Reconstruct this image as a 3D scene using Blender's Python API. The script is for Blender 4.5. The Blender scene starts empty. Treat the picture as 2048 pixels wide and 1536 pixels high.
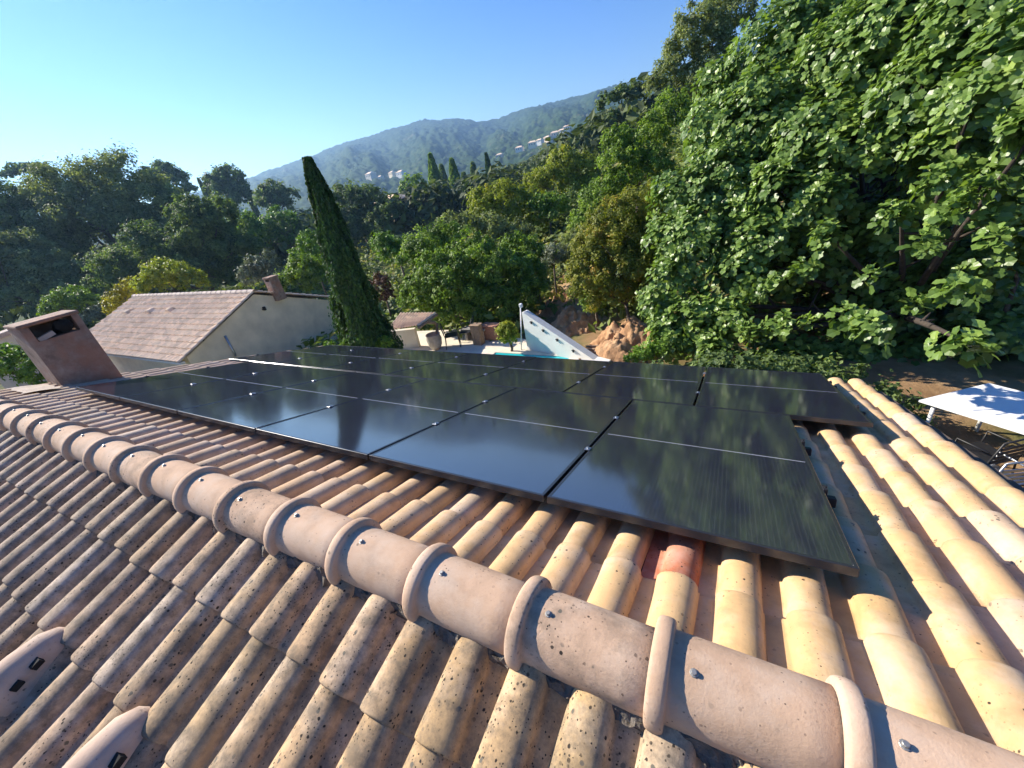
import bpy, math, random
import numpy as np
from mathutils import Vector, Matrix

random.seed(7)
RNG = np.random.default_rng(11)
R = math.radians
scene = bpy.context.scene
col = scene.collection

# ------------------------------------------------------------------ camera
CAM = np.array([-0.41384696, -1.12080128, 1.22831943])
RW = np.array([[0.8821504213, 0.4429015062, -0.1601527083],
               [0.0847742256, -0.4838206478, -0.8710516124],
               [-0.4632752582, 0.7548217250, -0.4643492205]])   # rows: right, down, forward
FPX = 805.36                                                    # focal length for a 2048 px wide frame
cd = bpy.data.cameras.new('camera')
cd.sensor_fit = 'HORIZONTAL'; cd.sensor_width = 36.0; cd.lens = 36.0 * FPX / 2048
cd.clip_start = 0.02; cd.clip_end = 20000
cam = bpy.data.objects.new('camera', cd); col.objects.link(cam)
m = Matrix.Identity(4)
for i in range(3):
    m[i][0] = RW[0][i]; m[i][1] = -RW[1][i]; m[i][2] = -RW[2][i]; m[i][3] = CAM[i]
cam.matrix_world = m
scene.camera = cam

# ------------------------------------------------------------------ light
SUN_AZ, SUN_EL = R(-91.0), R(31.0)          # azimuth from +Y towards +X
world = bpy.data.worlds.new('World'); scene.world = world; world.use_nodes = True
wn = world.node_tree; wn.nodes.clear()
sky = wn.nodes.new('ShaderNodeTexSky'); sky.sky_type = 'NISHITA'; sky.sun_disc = False
sky.sun_elevation = SUN_EL; sky.sun_rotation = SUN_AZ
sky.altitude = 200; sky.air_density = 1.0; sky.dust_density = 0.0; sky.ozone_density = 2.2
bg = wn.nodes.new('ShaderNodeBackground'); bg.inputs['Strength'].default_value = 0.082
wo = wn.nodes.new('ShaderNodeOutputWorld')
hs = wn.nodes.new('ShaderNodeHueSaturation'); hs.inputs['Saturation'].default_value = 1.38; hs.inputs['Hue'].default_value = .518
wn.links.new(sky.outputs[0], hs.inputs['Color']); wn.links.new(hs.outputs[0], bg.inputs[0]); wn.links.new(bg.outputs[0], wo.inputs[0])
sl = bpy.data.lights.new('sun', 'SUN'); sl.energy = 5.0; sl.angle = R(0.53); sl.color = (1.0, 0.92, 0.79)
sun = bpy.data.objects.new('sun', sl); col.objects.link(sun)
sd = Vector((math.sin(SUN_AZ) * math.cos(SUN_EL), math.cos(SUN_AZ) * math.cos(SUN_EL), math.sin(SUN_EL)))
sun.rotation_mode = 'QUATERNION'; sun.rotation_quaternion = sd.to_track_quat('Z', 'Y')
sun.location = (-20, -3, 15)
scene.view_settings.view_transform = 'Standard'; scene.view_settings.look = 'None'
scene.view_settings.exposure = 1.2; scene.view_settings.gamma = 1.0
scene.cycles.max_bounces = 8; scene.cycles.transparent_max_bounces = 8
scene.cycles.volume_bounces = 0
scene.cycles.use_denoising = True
scene.cycles.use_adaptive_sampling = True; scene.cycles.adaptive_threshold = .025

# ------------------------------------------------------------------ helpers
def ray(px, py):
    d = np.array([(px - 1024) / FPX, (py - 768) / FPX, 1.0]) @ RW
    return d
def P(px, py, depth):
    """a point of the place seen in that direction, at that distance along the view axis"""
    return CAM + ray(px, py) * depth
def atz(px, py, z):
    d = ray(px, py); return CAM + d * ((z - CAM[2]) / d[2])

def tag(o, label=None, cat=None, group=None, kind=None):
    if label: o['label'] = label
    if cat: o['category'] = cat
    if group: o['group'] = group
    if kind: o['kind'] = kind
    return o
def link(o, parent=None):
    col.objects.link(o)
    if parent is not None: o.parent = parent
    return o
def empty(name, loc, label=None, cat=None, group=None):
    o = bpy.data.objects.new(name, None); o.location = loc; o.empty_display_size = 0.1
    link(o); tag(o, label, cat, group); return o
def fast_mesh(name, V, F, smooth=True, attr=None):
    """V (n,3); F (m,k) with k constant, or a list of such arrays"""
    me = bpy.data.meshes.new(name)
    V = np.asarray(V, np.float32)
    Fs = F if isinstance(F, list) else [F]
    Fs = [np.asarray(f, np.int32) for f in Fs if len(f)]
    me.vertices.add(len(V)); me.vertices.foreach_set('co', V.ravel())
    nl = sum(f.size for f in Fs); npoly = sum(len(f) for f in Fs)
    me.loops.add(nl); me.polygons.add(npoly)
    me.loops.foreach_set('vertex_index', np.concatenate([f.ravel() for f in Fs]))
    tot = np.concatenate([np.full(len(f), f.shape[1], np.int32) for f in Fs])
    st = np.concatenate([[0], np.cumsum(tot)[:-1]]).astype(np.int32)
    me.polygons.foreach_set('loop_start', st); me.polygons.foreach_set('loop_total', tot)
    me.polygons.foreach_set('use_smooth', np.full(npoly, smooth))
    if attr is not None:
        a = me.attributes.new('tint', 'FLOAT', 'POINT'); a.data.foreach_set('value', np.asarray(attr, np.float32))
    me.update(calc_edges=True); me.validate()
    return me
def obj(name, me, mat=None, parent=None, loc=None):
    if mat is not None and len(me.materials) == 0: me.materials.append(mat)
    o = bpy.data.objects.new(name, me)
    if loc is not None: o.location = loc
    return link(o, parent)

class MB:
    """collects simple shapes of one part"""
    def __init__(s): s.V = []; s.F = []
    def add(s, v, f):
        n = len(s.V); s.V += [tuple(map(float, p)) for p in v]; s.F += [tuple(i + n for i in q) for q in f]; return s
    def box(s, c, size, M=None, bev=0.0):
        hx, hy, hz = [d / 2 for d in size]
        if bev <= 0:
            v = [(x, y, z) for x in (-hx, hx) for y in (-hy, hy) for z in (-hz, hz)]
            f = [(0, 1, 3, 2), (4, 6, 7, 5), (0, 4, 5, 1), (2, 3, 7, 6), (0, 2, 6, 4), (1, 5, 7, 3)]
        else:
            b = min(bev, hx * .9, hy * .9, hz * .9); v = []; idx = {}
            for sx in (-1, 1):
                for sy in (-1, 1):
                    for sz in (-1, 1):
                        for k in range(3):
                            p = [sx * hx, sy * hy, sz * hz]
                            for j in range(3):
                                if j != k: p[j] -= (sx, sy, sz)[j] * b
                            idx[(sx, sy, sz, k)] = len(v); v.append(p)
            f = []
            for k in range(3):
                a, c_ = [j for j in range(3) if j != k]
                for sg in (-1, 1):
                    q = []
                    for (u, w) in ((-1, -1), (1, -1), (1, 1), (-1, 1)):
                        t = [0, 0, 0]; t[k] = sg; t[a] = u; t[c_] = w; q.append(idx[(*t, k)])
                    if (sg > 0) == (k == 1): q = q[::-1]
                    f.append(tuple(q))
            for k in range(3):
                a, c_ = [j for j in range(3) if j != k]
                for u in (-1, 1):
                    for w in (-1, 1):
                        t0 = [0, 0, 0]; t1 = [0, 0, 0]; t0[k] = -1; t1[k] = 1; t0[a] = t1[a] = u; t0[c_] = t1[c_] = w
                        f.append((idx[(*t0, a)], idx[(*t1, a)], idx[(*t1, c_)], idx[(*t0, c_)]))
            for sx in (-1, 1):
                for sy in (-1, 1):
                    for sz in (-1, 1): f.append(tuple(idx[(sx, sy, sz, k)] for k in range(3)))
        vv = []
        for p in v:
            q = Vector(p)
            if M is not None: q = M @ q
            vv.append((q[0] + c[0], q[1] + c[1], q[2] + c[2]))
        return s.add(vv, f)
    def tube(s, pts, rad, n=8, cap=True):
        pts = [Vector(p) for p in pts]
        if not hasattr(rad, '__len__'): rad = [rad] * len(pts)
        v = []; f = []
        for i, p in enumerate(pts):
            t = (pts[min(i + 1, len(pts) - 1)] - pts[max(i - 1, 0)]).normalized()
            a = t.cross(Vector((0, 0, 1)) if abs(t.z) < .9 else Vector((1, 0, 0))).normalized(); b = t.cross(a)
            for k in range(n):
                an = 2 * math.pi * k / n; v.append(p + (a * math.cos(an) + b * math.sin(an)) * rad[i])
        for i in range(len(pts) - 1):
            for k in range(n):
                f.append((i * n + k, i * n + (k + 1) % n, (i + 1) * n + (k + 1) % n, (i + 1) * n + k))
        if cap:
            f.append(tuple(range(n))[::-1]); f.append(tuple((len(pts) - 1) * n + k for k in range(n)))
        return s.add(v, f)
    def lathe(s, c, prof, n=20):
        v = []; f = []
        for (r, z) in prof:
            for k in range(n):
                a = 2 * math.pi * k / n; v.append((c[0] + r * math.cos(a), c[1] + r * math.sin(a), c[2] + z))
        for i in range(len(prof) - 1):
            for k in range(n): f.append((i * n + k, i * n + (k + 1) % n, (i + 1) * n + (k + 1) % n, (i + 1) * n + k))
        f.append(tuple(range(n))[::-1]); f.append(tuple((len(prof) - 1) * n + k for k in range(n)))
        return s.add(v, f)
    def build(s, name, mat, parent=None, smooth=False, off=(0, 0, 0)):
        me = bpy.data.meshes.new(name)
        me.from_pydata([(p[0] - off[0], p[1] - off[1], p[2] - off[2]) for p in s.V], [], s.F)
        me.update()
        if smooth:
            for p in me.polygons: p.use_smooth = True
        return obj(name, me, mat, parent)

_h = np.random.default_rng(5).random((256, 256))
def vnoise(x, y):
    x = np.asarray(x, float); y = np.asarray(y, float)
    xi = np.floor(x).astype(int); yi = np.floor(y).astype(int); fx = x - xi; fy = y - yi
    fx = fx * fx * (3 - 2 * fx); fy = fy * fy * (3 - 2 * fy)
    g = lambda a, b: _h[a & 255, b & 255]
    return (g(xi, yi) * (1 - fx) + g(xi + 1, yi) * fx) * (1 - fy) + (g(xi, yi + 1) * (1 - fx) + g(xi + 1, yi + 1) * fx) * fy
def fbm(x, y, o=4):
    r = 0; a = .5
    for k in range(o):
        r = r + a * (vnoise(x * 2 ** k + 17 * k, y * 2 ** k + 31 * k) - .5); a *= .5
    return r

# ------------------------------------------------------------------ materials
def newmat(name):
    mt = bpy.data.materials.new(name); mt.use_nodes = True
    nt = mt.node_tree; nt.nodes.clear()
    out = nt.nodes.new('ShaderNodeOutputMaterial'); b = nt.nodes.new('ShaderNodeBsdfPrincipled')
    nt.links.new(b.outputs[0], out.inputs[0])
    return mt, nt, b, out
def N(nt, typ, **kw):
    n = nt.nodes.new(typ)
    for k, v in kw.items():
        if k in n.inputs: n.inputs[k].default_value = v
        else: setattr(n, k, v)
    return n
def mixc(nt, fac, a, b, mode='MIX'):
    n = nt.nodes.new('ShaderNodeMix'); n.data_type = 'RGBA'; n.blend_type = mode
    for s_, v in ((n.inputs[0], fac), (n.inputs[6], a), (n.inputs[7], b)):
        if isinstance(v, bpy.types.NodeSocket): nt.links.new(v, s_)
        elif isinstance(v, (int, float)): s_.default_value = v
        else: s_.default_value = (*v, 1) if len(v) == 3 else v
    return n.outputs[2]
def ramp(nt, src, stops):
    n = nt.nodes.new('ShaderNodeValToRGB'); nt.links.new(src, n.inputs[0])
    e = n.color_ramp.elements
    while len(e) < len(stops): e.new(0.5)
    for el, (p, c) in zip(e, stops):
        el.position = p; el.color = (*c, 1) if hasattr(c, '__len__') else (c, c, c, 1)
    return n.outputs[0]
def noise(nt, vec, scale, detail=4, rough=.55):
    n = N(nt, 'ShaderNodeTexNoise'); n.inputs['Scale'].default_value = scale; n.inputs['Detail'].default_value = detail
    n.inputs['Roughness'].default_value = rough
    if vec is not None: nt.links.new(vec, n.inputs['Vector'])
    return n.outputs['Fac']
def bump(nt, b, h, strength=.3, dist=.01):
    n = N(nt, 'ShaderNodeBump'); n.inputs['Strength'].default_value = strength; n.inputs['Distance'].default_value = dist
    nt.links.new(h, n.inputs['Height']); nt.links.new(n.outputs[0], b.inputs['Normal'])

def simple(name, color, rough=.8, metal=0.0, var=.15, scale=6.0, bmp=0.0, coord='Object'):
    mt, nt, b, out = newmat(name)
    tc = N(nt, 'ShaderNodeTexCoord')
    f = noise(nt, tc.outputs[coord], scale, 6)
    dk = tuple(c * (1 - var) for c in color); lt = tuple(min(1, c * (1 + var)) for c in color)
    nt.links.new(ramp(nt, f, [(.3, dk), (.7, lt)]), b.inputs['Base Color'])
    b.inputs['Roughness'].default_value = rough; b.inputs['Metallic'].default_value = metal
    if bmp > 0: bump(nt, b, noise(nt, tc.outputs[coord], scale * 6, 5), bmp, .01)
    return mt

def tile_material(name, lichen=.5, use_obj_color=True, base=(.5, .36, .26)):
    """fired clay with per-tile colour, blotches, lichen specks"""
    mt, nt, b, out = newmat(name)
    tc = N(nt, 'ShaderNodeTexCoord'); oi = N(nt, 'ShaderNodeObjectInfo')
    ad = N(nt, 'ShaderNodeVectorMath', operation='MULTIPLY_ADD')
    cmb = N(nt, 'ShaderNodeCombineXYZ')
    for i in range(3): nt.links.new(oi.outputs['Random'], cmb.inputs[i])
    ad.inputs[1].default_value = (37.0, 53.0, 71.0)
    nt.links.new(cmb.outputs[0], ad.inputs[0]); nt.links.new(tc.outputs['Object'], ad.inputs[2])
    v = ad.outputs[0]
    if use_obj_color: c0 = oi.outputs['Color']
    else:
        rgb = N(nt, 'ShaderNodeRGB'); rgb.outputs[0].default_value = (*base, 1); c0 = rgb.outputs[0]
    blot = noise(nt, v, 9, 5, .6)
    c1 = mixc(nt, 1.0, c0, ramp(nt, blot, [(.25, .72), (.5, 1.0), (.75, 1.12)]), 'MULTIPLY')
    # paler weathered film
    film = ramp(nt, noise(nt, v, 5, 6, .65), [(.46, 0.0), (.70, .42)])
    c2 = mixc(nt, film, c1, (.62, .53, .44))
    # dark streaky algae, strengthened to stand in for shade on near-slope flanks
    alg_shade = ramp(nt, noise(nt, v, 13, 6, .75), [(.54 - .14 * lichen, 0.0), (.74 - .12 * lichen, .72 * min(1, lichen))])
    c3 = mixc(nt, alg_shade, c2, (.12, .10, .075))
    # lichen specks of several sizes, gathered in patches
    patch = ramp(nt, noise(nt, v, 7, 3), [(.46 - .10 * lichen, 0.0), (.60 - .10 * lichen, 1.0)])
    cur = c3
    for sc, lo, cl in ((44, .36, (.035, .028, .022)), (92, .37, (.04, .032, .025)), (26, .32, (.13, .115, .09))):
        vo = N(nt, 'ShaderNodeTexVoronoi'); vo.inputs['Scale'].default_value = sc; nt.links.new(v, vo.inputs['Vector'])
        nz = noise(nt, v, sc * 1.7, 3)
        su = N(nt, 'ShaderNodeMath', operation='ADD'); nt.links.new(vo.outputs['Distance'], su.inputs[0])
        mu = N(nt, 'ShaderNodeMath', operation='MULTIPLY'); mu.inputs[1].default_value = .42
        nt.links.new(nz, mu.inputs[0]); nt.links.new(mu.outputs[0], su.inputs[1])
        sp = ramp(nt, su.outputs[0], [(lo, 1.0), (lo + .06, 0.0)])
        # only some of the cells carry a speck
        sel = ramp(nt, N(nt, 'ShaderNodeSeparateColor').outputs[0], [(0, 0), (1, 1)])
        sepn = sel.node.inputs[0].links[0].from_node
        nt.links.new(vo.outputs['Color'], sepn.inputs[0])
        e = sel.node.color_ramp.elements; th = 1 - .62 * lichen
        e[0].position = max(0, th - .25); e[1].position = min(1, th + .12)
        m1 = N(nt, 'ShaderNodeMath', operation='MULTIPLY'); nt.links.new(sp, m1.inputs[0]); nt.links.new(sel, m1.inputs[1])
        m2 = N(nt, 'ShaderNodeMath', operation='MULTIPLY'); nt.links.new(m1.outputs[0], m2.inputs[0]); nt.links.new(patch, m2.inputs[1])
        cur = mixc(nt, m2.outputs[0], cur, cl)
    nt.links.new(cur, b.inputs['Base Color'])
    b.inputs['Roughness'].default_value = .88
    b.inputs['Specular IOR Level'].default_value = .25
    bump(nt, b, noise(nt, v, 120, 6, .7), .35, .004)
    return mt

def leaf_material(name, dark, light, rough=.5, trans=.35, spec=.3, autumn=None):
    mt, nt, b, out = newmat(name)
    at = N(nt, 'ShaderNodeAttribute'); at.attribute_name = 'tint'
    oi = N(nt, 'ShaderNodeObjectInfo')
    stops = [(0.0, dark), (.75, light)]
    stops.append((1.0, autumn if autumn else tuple(min(1, c * 1.25) for c in light)))
    c = ramp(nt, at.outputs['Fac'], stops)
    nt.links.new(c, b.inputs['Base Color'])
    b.inputs['Roughness'].default_value = rough; b.inputs['Specular IOR Level'].default_value = spec
    tr = N(nt, 'ShaderNodeBsdfTranslucent')
    tc = mixc(nt, 1.0, c, (1.0, 1.05, .45), 'MULTIPLY'); nt.links.new(tc, tr.inputs[0])
    mx = N(nt, 'ShaderNodeMixShader'); mx.inputs[0].default_value = trans
    nt.links.new(b.outputs[0], mx.inputs[1]); nt.links.new(tr.outputs[0], mx.inputs[2]); nt.links.new(mx.outputs[0], out.inputs[0])
    return mt

M = {}
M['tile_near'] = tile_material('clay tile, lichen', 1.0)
M['tile_far'] = tile_material('clay tile, clean', .24)
M['tile_ridge'] = tile_material('ridge tile clay', .12)
M['tile_old'] = tile_material('old clay tiles', .5, False, (.42, .27, .20))
M['mortar'] = simple('crumbling mortar', (.13, .11, .09), .95, 0, .5, 30, .8)
M['deck'] = simple('roof deck', (.10, .07, .05), .95)
M['render_wall'] = simple('cream wall render', (.80, .68, .48), .9, 0, .14, 1.6, .3)
M['render_grey'] = simple('pale wall render', (.56, .52, .42), .9, 0, .08, 2, .2)
M['render_white'] = simple('white wall paint', (.74, .72, .66), .85, 0, .06, 3, .15)
M['cement'] = simple('cement flashing', (.42, .34, .28), .92, 0, .2, 14, .4)
M['steel'] = simple('zinc screw', (.34, .33, .31), .5, .7, .1)
M['alu'] = simple('aluminium', (.42, .43, .45), .42, 1.0, .05)
M['frame'] = simple('black anodised frame', (.055, .058, .068), .22, .6, .1)
M['dark_metal'] = simple('dark painted metal', (.02, .02, .022), .5, .2, .1)
M['black'] = simple('soot and hole black', (.006, .006, .006), .9)  # soot on the flue, painted darkness for the vent openings
M['wood'] = simple('weathered wood', (.30, .20, .12), .85, 0, .3, 12, .3)
M['wood_dark'] = simple('dark wood', (.10, .06, .04), .8, 0, .3, 12, .3)
M['bark'] = simple('bark', (.13, .10, .075), .95, 0, .4, 12, .8)
M['bark_dark'] = simple('dark bark', (.055, .042, .032), .95, 0, .4, 12, .8)
M['bark_pale'] = simple('pale bark', (.26, .23, .19), .95, 0, .3, 12, .6)
M['pot'] = simple('stone pot', (.30, .28, .25), .85, 0, .2, 12, .3)
M['terra'] = simple('terracotta', (.42, .20, .12), .85, 0, .2, 12, .3)
M['paving'] = simple('pale terrace paving', (.68, .60, .47), .85, 0, .12, 2, .1)
M['white_table'] = simple('white table top', (.78, .78, .76), .5, 0, .03)

# ------------------------------------------------------------------ ground and hills
def lerp_tab(x, xs, ys): return np.interp(x, xs, ys)
AZ_T = [-180, -130, -100, -80, -66, -56.7, -51, -45.2, -40, -36.1, -33, -29.7, -25, -18.3, -10.6, 10, 60, 120, 180]
EL_T = [3.0, 2.5, 2.2, 2.3, 2.7, 3.45, 4.5, 5.55, 6.1, 6.45, 6.05, 5.3, 5.55, 5.75, 6.2, 7.5, 6, 3.5, 3.0]
def ground_z(x, y):
    x = np.asarray(x, float); y = np.asarray(y, float)
    dx, dy = x - CAM[0], y - CAM[1]
    r = np.hypot(dx, dy); az = np.degrees(np.arctan2(dx, dy))
    left = lerp_tab(r, [0, 11, 16, 24, 40, 80, 200, 500, 700], [-4.02, -4.02, -4.6, -5.6, -6.3, -6.6, -7, -6, 2])
    right = lerp_tab(r, [0, 13, 16, 24, 40, 80, 200, 500, 700], [-4.02, -4.02, -3.3, -1.6, 0.3, 3, 8, 22, 40])
    w = np.clip((az + 34) / 30, 0, 1); w = w * w * (3 - 2 * w)
    w = np.where(az > 100, np.clip((180 - az) / 80, 0, 1), w)
    near = left * (1 - w) + right * w
    el = lerp_tab(az, AZ_T, EL_T)
    crest = 1.2 + 1650 * np.tan(np.radians(el))
    t = np.clip((r - 600) / 1050, 0, 1)
    up = near + (crest - near) * t ** 1.15
    down = crest - np.clip(r - 1650, 0, 2500) * .06
    z = np.where(r < 1650, up, down)
    rav = fbm(az * .22 + 40, r / 900 + 3, 4)
    z = z + np.clip((r - 550) / 600, 0, 1) * np.clip((1700 - r) / 400, 0, 1) * rav * 95
    z = z + np.clip((r - 14) / 60, 0, 1) * fbm(x / 17, y / 17, 3) * 1.5
    return z

def build_ground():
    a_in = np.arange(-92, 36, .17); a_out = np.arange(36, 268, 4.0)
    az = np.radians(np.concatenate([a_in, a_out, [268.0]]))
    rr = np.concatenate([[0.0], np.linspace(3, 60, 46), np.geomspace(64, 520, 40), np.linspace(540, 1690, 150), np.linspace(1720, 2500, 8)])
    A, Q = np.meshgrid(az, rr)
    X = CAM[0] + Q * np.sin(A); Y = CAM[1] + Q * np.cos(A); Z = ground_z(X, Y)
    # tree-top roughness of the wooded hillside
    wood = np.clip((Q - 420) / 200, 0, 1) * 1.0
    bumps = np.abs(vnoise(X / 9.0, Y / 9.0) - .5) * 2
    Z = Z + wood * (7 * (1 - bumps) + 6 * vnoise(X / 5.0 + 9, Y / 5.0) + 12 * fbm(X / 60, Y / 60, 3))
    na, nr = len(az), len(rr)
    i, j = np.meshgrid(np.arange(nr - 1), np.arange(na - 1), indexing='ij')
    F = np.stack([i * na + j, i * na + j + 1, (i + 1) * na + j + 1, (i + 1) * na + j], -1).reshape(-1, 4)[:, ::-1]
    V = np.stack([X, Y, Z], -1).reshape(-1, 3)
    mt, nt, b, out = newmat('earth, grass and wooded hill')
    geo = N(nt, 'ShaderNodeNewGeometry'); pos = geo.outputs['Position']
    dist = N(nt, 'ShaderNodeVectorMath', operation='DISTANCE'); nt.links.new(pos, dist.inputs[0]); dist.inputs[1].default_value = tuple(CAM)
    mr = N(nt, 'ShaderNodeMapRange'); nt.links.new(dist.outputs['Value'], mr.inputs[0]); mr.inputs[1].default_value = 22; mr.inputs[2].default_value = 60
    soil = ramp(nt, noise(nt, pos, .8, 8, .65), [(.3, (.17, .10, .05)), (.5, (.30, .19, .10)), (.7, (.40, .28, .16))])
    grass = ramp(nt, noise(nt, pos, 3.5, 6), [(.3, (.05, .07, .02)), (.7, (.13, .14, .045))])
    near = mixc(nt, ramp(nt, noise(nt, pos, .23, 5), [(.46, 0.0), (.58, 1.0)]), soil, grass)
    w1 = ramp(nt, noise(nt, pos, .055, 8, .7), [(.25, (.012, .03, .012)), (.5, (.03, .06, .018)), (.68, (.075, .105, .03)), (.8, (.16, .15, .07))])
    rock = ramp(nt, noise(nt, pos, .012, 9, .7), [(.60, 0.0), (.70, .7)])
    far = mixc(nt, rock, w1, (.22, .19, .14))
    nt.links.new(mixc(nt, mr.outputs[0], near, far), b.inputs['Base Color'])
    b.inputs['Roughness'].default_value = .95; b.inputs['Specular IOR Level'].default_value = .1
    bump(nt, b, noise(nt, pos, 9, 8, .7), .6, .05)
    o = obj('ground', fast_mesh('ground', V, F), mt); tag(o, kind='structure')
build_ground()

# ------------------------------------------------------------------ our roof
S = R(17.5); CS, SN = math.cos(S), math.sin(S)
def far_pt(u, v, n): return (u, v * CS + n * SN, -v * SN + n * CS)
YR, ZR = -0.55, 0.094             # the line where both tile crests would meet
def near_pt(u, w, n): return (u, YR - w * CS - n * SN, ZR - w * SN + n * CS)
FAR_MAT = Matrix(((1, 0, 0), (0, CS, SN), (0, -SN, CS)))            # local x across, y down the slope, z out
NEAR_MAT = Matrix(((-1, 0, 0), (0, -CS, -SN), (0, -SN, CS)))
PITCH, GAUGE, TLEN, U0 = .1848, .332, .40, -5.853
TOPN = -.08                       # crest height of the far tiles below the panel glass

def tile_mesh(name, seed):
    rg = random.Random(seed)
    k = 11; prof_h = []; prof_t = []
    def prof(hw, top):
        p = [(-.124, -.059), (-.100, -.0565), (-hw - .010, -.0545)]
        for i in range(k):
            a = math.pi * (1 - i / (k - 1)); x = math.cos(a) * hw; z = -.052 + (.052 + top) * max(0, math.sin(a)) ** .80
            p.append((x, z))
        p.append((hw + .004, -.0535)); return p
    rows = [(0.0, .055, -.018), (.13, .058, -.0115), (.27, .062, -.005), (.385, .066, 0.0), (.3965, .066, -.0014), (.40, .0655, -.005)]
    V = []; F = []
    sk = rg.uniform(-.004, .004); wob = [rg.uniform(-.0012, .0012) for _ in rows]
    for ri, (y, hw, dz) in enumerate(rows):
        for (x, z) in prof(hw, 0):
            V.append((x + sk * y / .4 + wob[ri], y + (rg.uniform(-.0015, .0015) if ri >= 3 else 0), z + dz))
    n = len(prof(.06, 0))
    lip = len(V)
    for (x, z) in prof(.062, 0): V.append((x * .985 + sk + wob[-1], .3975, z - .021))
    nr = len(rows) + 1
    for i in range(nr - 1):
        for j in range(n - 1):
            F.append((i * n + j, i * n + j + 1, (i + 1) * n + j + 1, (i + 1) * n + j))
    # right-hand edge thickness
    e = len(V)
    for i in range(len(rows)):
        x, y, z = V[i * n + n - 1]; V.append((x - .002, y, z - .013))
    for i in range(len(rows) - 1): F.append((i * n + n - 1, e + i, e + i + 1, (i + 1) * n + n - 1))
    me = bpy.data.meshes.new(name); me.from_pydata(V, [], F); me.update()
    for p in me.polygons: p.use_smooth = True
    return me

house = empty('tiled_house', (-3.4, -.5, -4.02), 'house with clay barrel-tile roof in the foreground, carrying the black solar panels', 'house')
HL = Vector(house.location)
def hchild(o):
    o.parent = house; o.matrix_parent_inverse = Matrix.Translation(-HL); return o

TV = {}
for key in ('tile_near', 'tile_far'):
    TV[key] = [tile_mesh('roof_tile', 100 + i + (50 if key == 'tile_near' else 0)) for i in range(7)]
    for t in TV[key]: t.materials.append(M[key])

def project(p):
    q = RW @ (np.asarray(p) - CAM)
    if q[2] < .05: return None
    return (q[0] / q[2] * FPX + 1024, q[1] / q[2] * FPX + 768, q[2])

U_MIN, U_MAX = -7.72, .98
tiles = []       # (area, slope, matrix, colour, meshvariant)
def tile_colour(u, slope, rg):
    w = min(1, max(0, (u + 3.2) / 2.6))
    a = np.array((.47, .335, .235)); b_ = np.array((.61, .385, .185))
    c = a * (1 - w) + b_ * w
    if slope == 'near': c = c * .88 + np.array((-.012, .0, .0))  # near tiles toned down, shade of their flanks put into the colour
    c = c * (1 + rg.uniform(-.09, .09)) * np.array([1 + rg.uniform(-.025, .025), 1, 1 + rg.uniform(-.05, .05)])
    if rg.random() < .05: c = c * .6 + np.array((.58, .49, .40)) * .4
    return tuple(np.clip(c, .02, .9))
rg = random.Random(3)
k0 = math.ceil((U_MIN + .07 - U0) / PITCH); k1 = math.floor((U_MAX - .03 - U0) / PITCH)
for kk in range(k0, k1 + 1):
    for row in range(13):
        u = U0 + kk * PITCH; tail = -.148 + GAUGE * row
        c = far_pt(u, tail - .2, TOPN)
        pr = project(c); covered = (-6.2 < u < -.05 and .45 < tail < 3.6) or (-6.7 < u < .3 and 2.1 < tail < 3.6)
        area = 0
        if pr and -60 < pr[0] < 2108 and -60 < pr[1] < 1600 and not covered: area = 1 / pr[2] ** 2
        colr = tile_colour(u, 'far', rg)
        if abs(u + .52) < .09 and row == 1: colr = (.50, .16, .075)        # the replaced red tile
        rot = Matrix.Rotation(rg.uniform(-.012, .012), 3, 'Z') @ Matrix.Rotation(rg.uniform(-.006, .006), 3, 'X')
        mt3 = (FAR_MAT @ rot).to_4x4()
        mt3.translation = Vector(far_pt(u + rg.uniform(-.003, .003), tail - TLEN + rg.uniform(-.006, .006), TOPN + rg.uniform(-.002, .002)))
        tiles.append((area, 'tile_far', mt3, colr, rg.randrange(7)))
for kk in range(k0 - 2, k1 + 2):
    for row in range(12):
        u = U0 + .045 + kk * PITCH; tail = .364 + GAUGE * row
        if not (U_MIN + .05 < u < U_MAX): continue
        pr = project(near_pt(u, tail - .2, 0)); area = 0
        if pr and -90 < pr[0] < 2138 and 500 < pr[1] < 1640: area = 1 / pr[2] ** 2
        rot = Matrix.Rotation(rg.uniform(-.015, .015), 3, 'Z') @ Matrix.Rotation(rg.uniform(-.006, .006), 3, 'X')
        mt3 = (NEAR_MAT @ rot).to_4x4()
        mt3.translation = Vector(near_pt(u + rg.uniform(-.004, .004), tail - TLEN + rg.uniform(-.008, .008), rg.uniform(-.002, .002)))
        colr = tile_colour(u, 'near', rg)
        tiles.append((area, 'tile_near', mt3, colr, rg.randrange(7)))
tiles.sort(key=lambda t: -t[0])
shown = [t for t in tiles if t[0] > 0][:320]
rest = tiles[len(shown):]
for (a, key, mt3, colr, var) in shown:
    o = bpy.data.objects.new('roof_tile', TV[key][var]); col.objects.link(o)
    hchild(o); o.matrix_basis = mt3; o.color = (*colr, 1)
VV = []; FF = []; off = 0
for (a, key, mt3, colr, var) in rest:
    me = TV[key][var]; A = np.array(mt3)
    v = np.empty(len(me.vertices) * 3); me.vertices.foreach_get('co', v); v = v.reshape(-1, 3)
    VV.append(v @ A[:3, :3].T + A[:3, 3])
    f = np.array([p.vertices[:] for p in me.polygons]); FF.append(f + off); off += len(v)
o = hchild(obj('roof_tile_field', fast_mesh('roof_tile_field', np.concatenate(VV), np.concatenate(FF)), M['tile_far']))
o.color = (.52, .35, .22, 1); o['kind'] = 'stuff'

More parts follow.
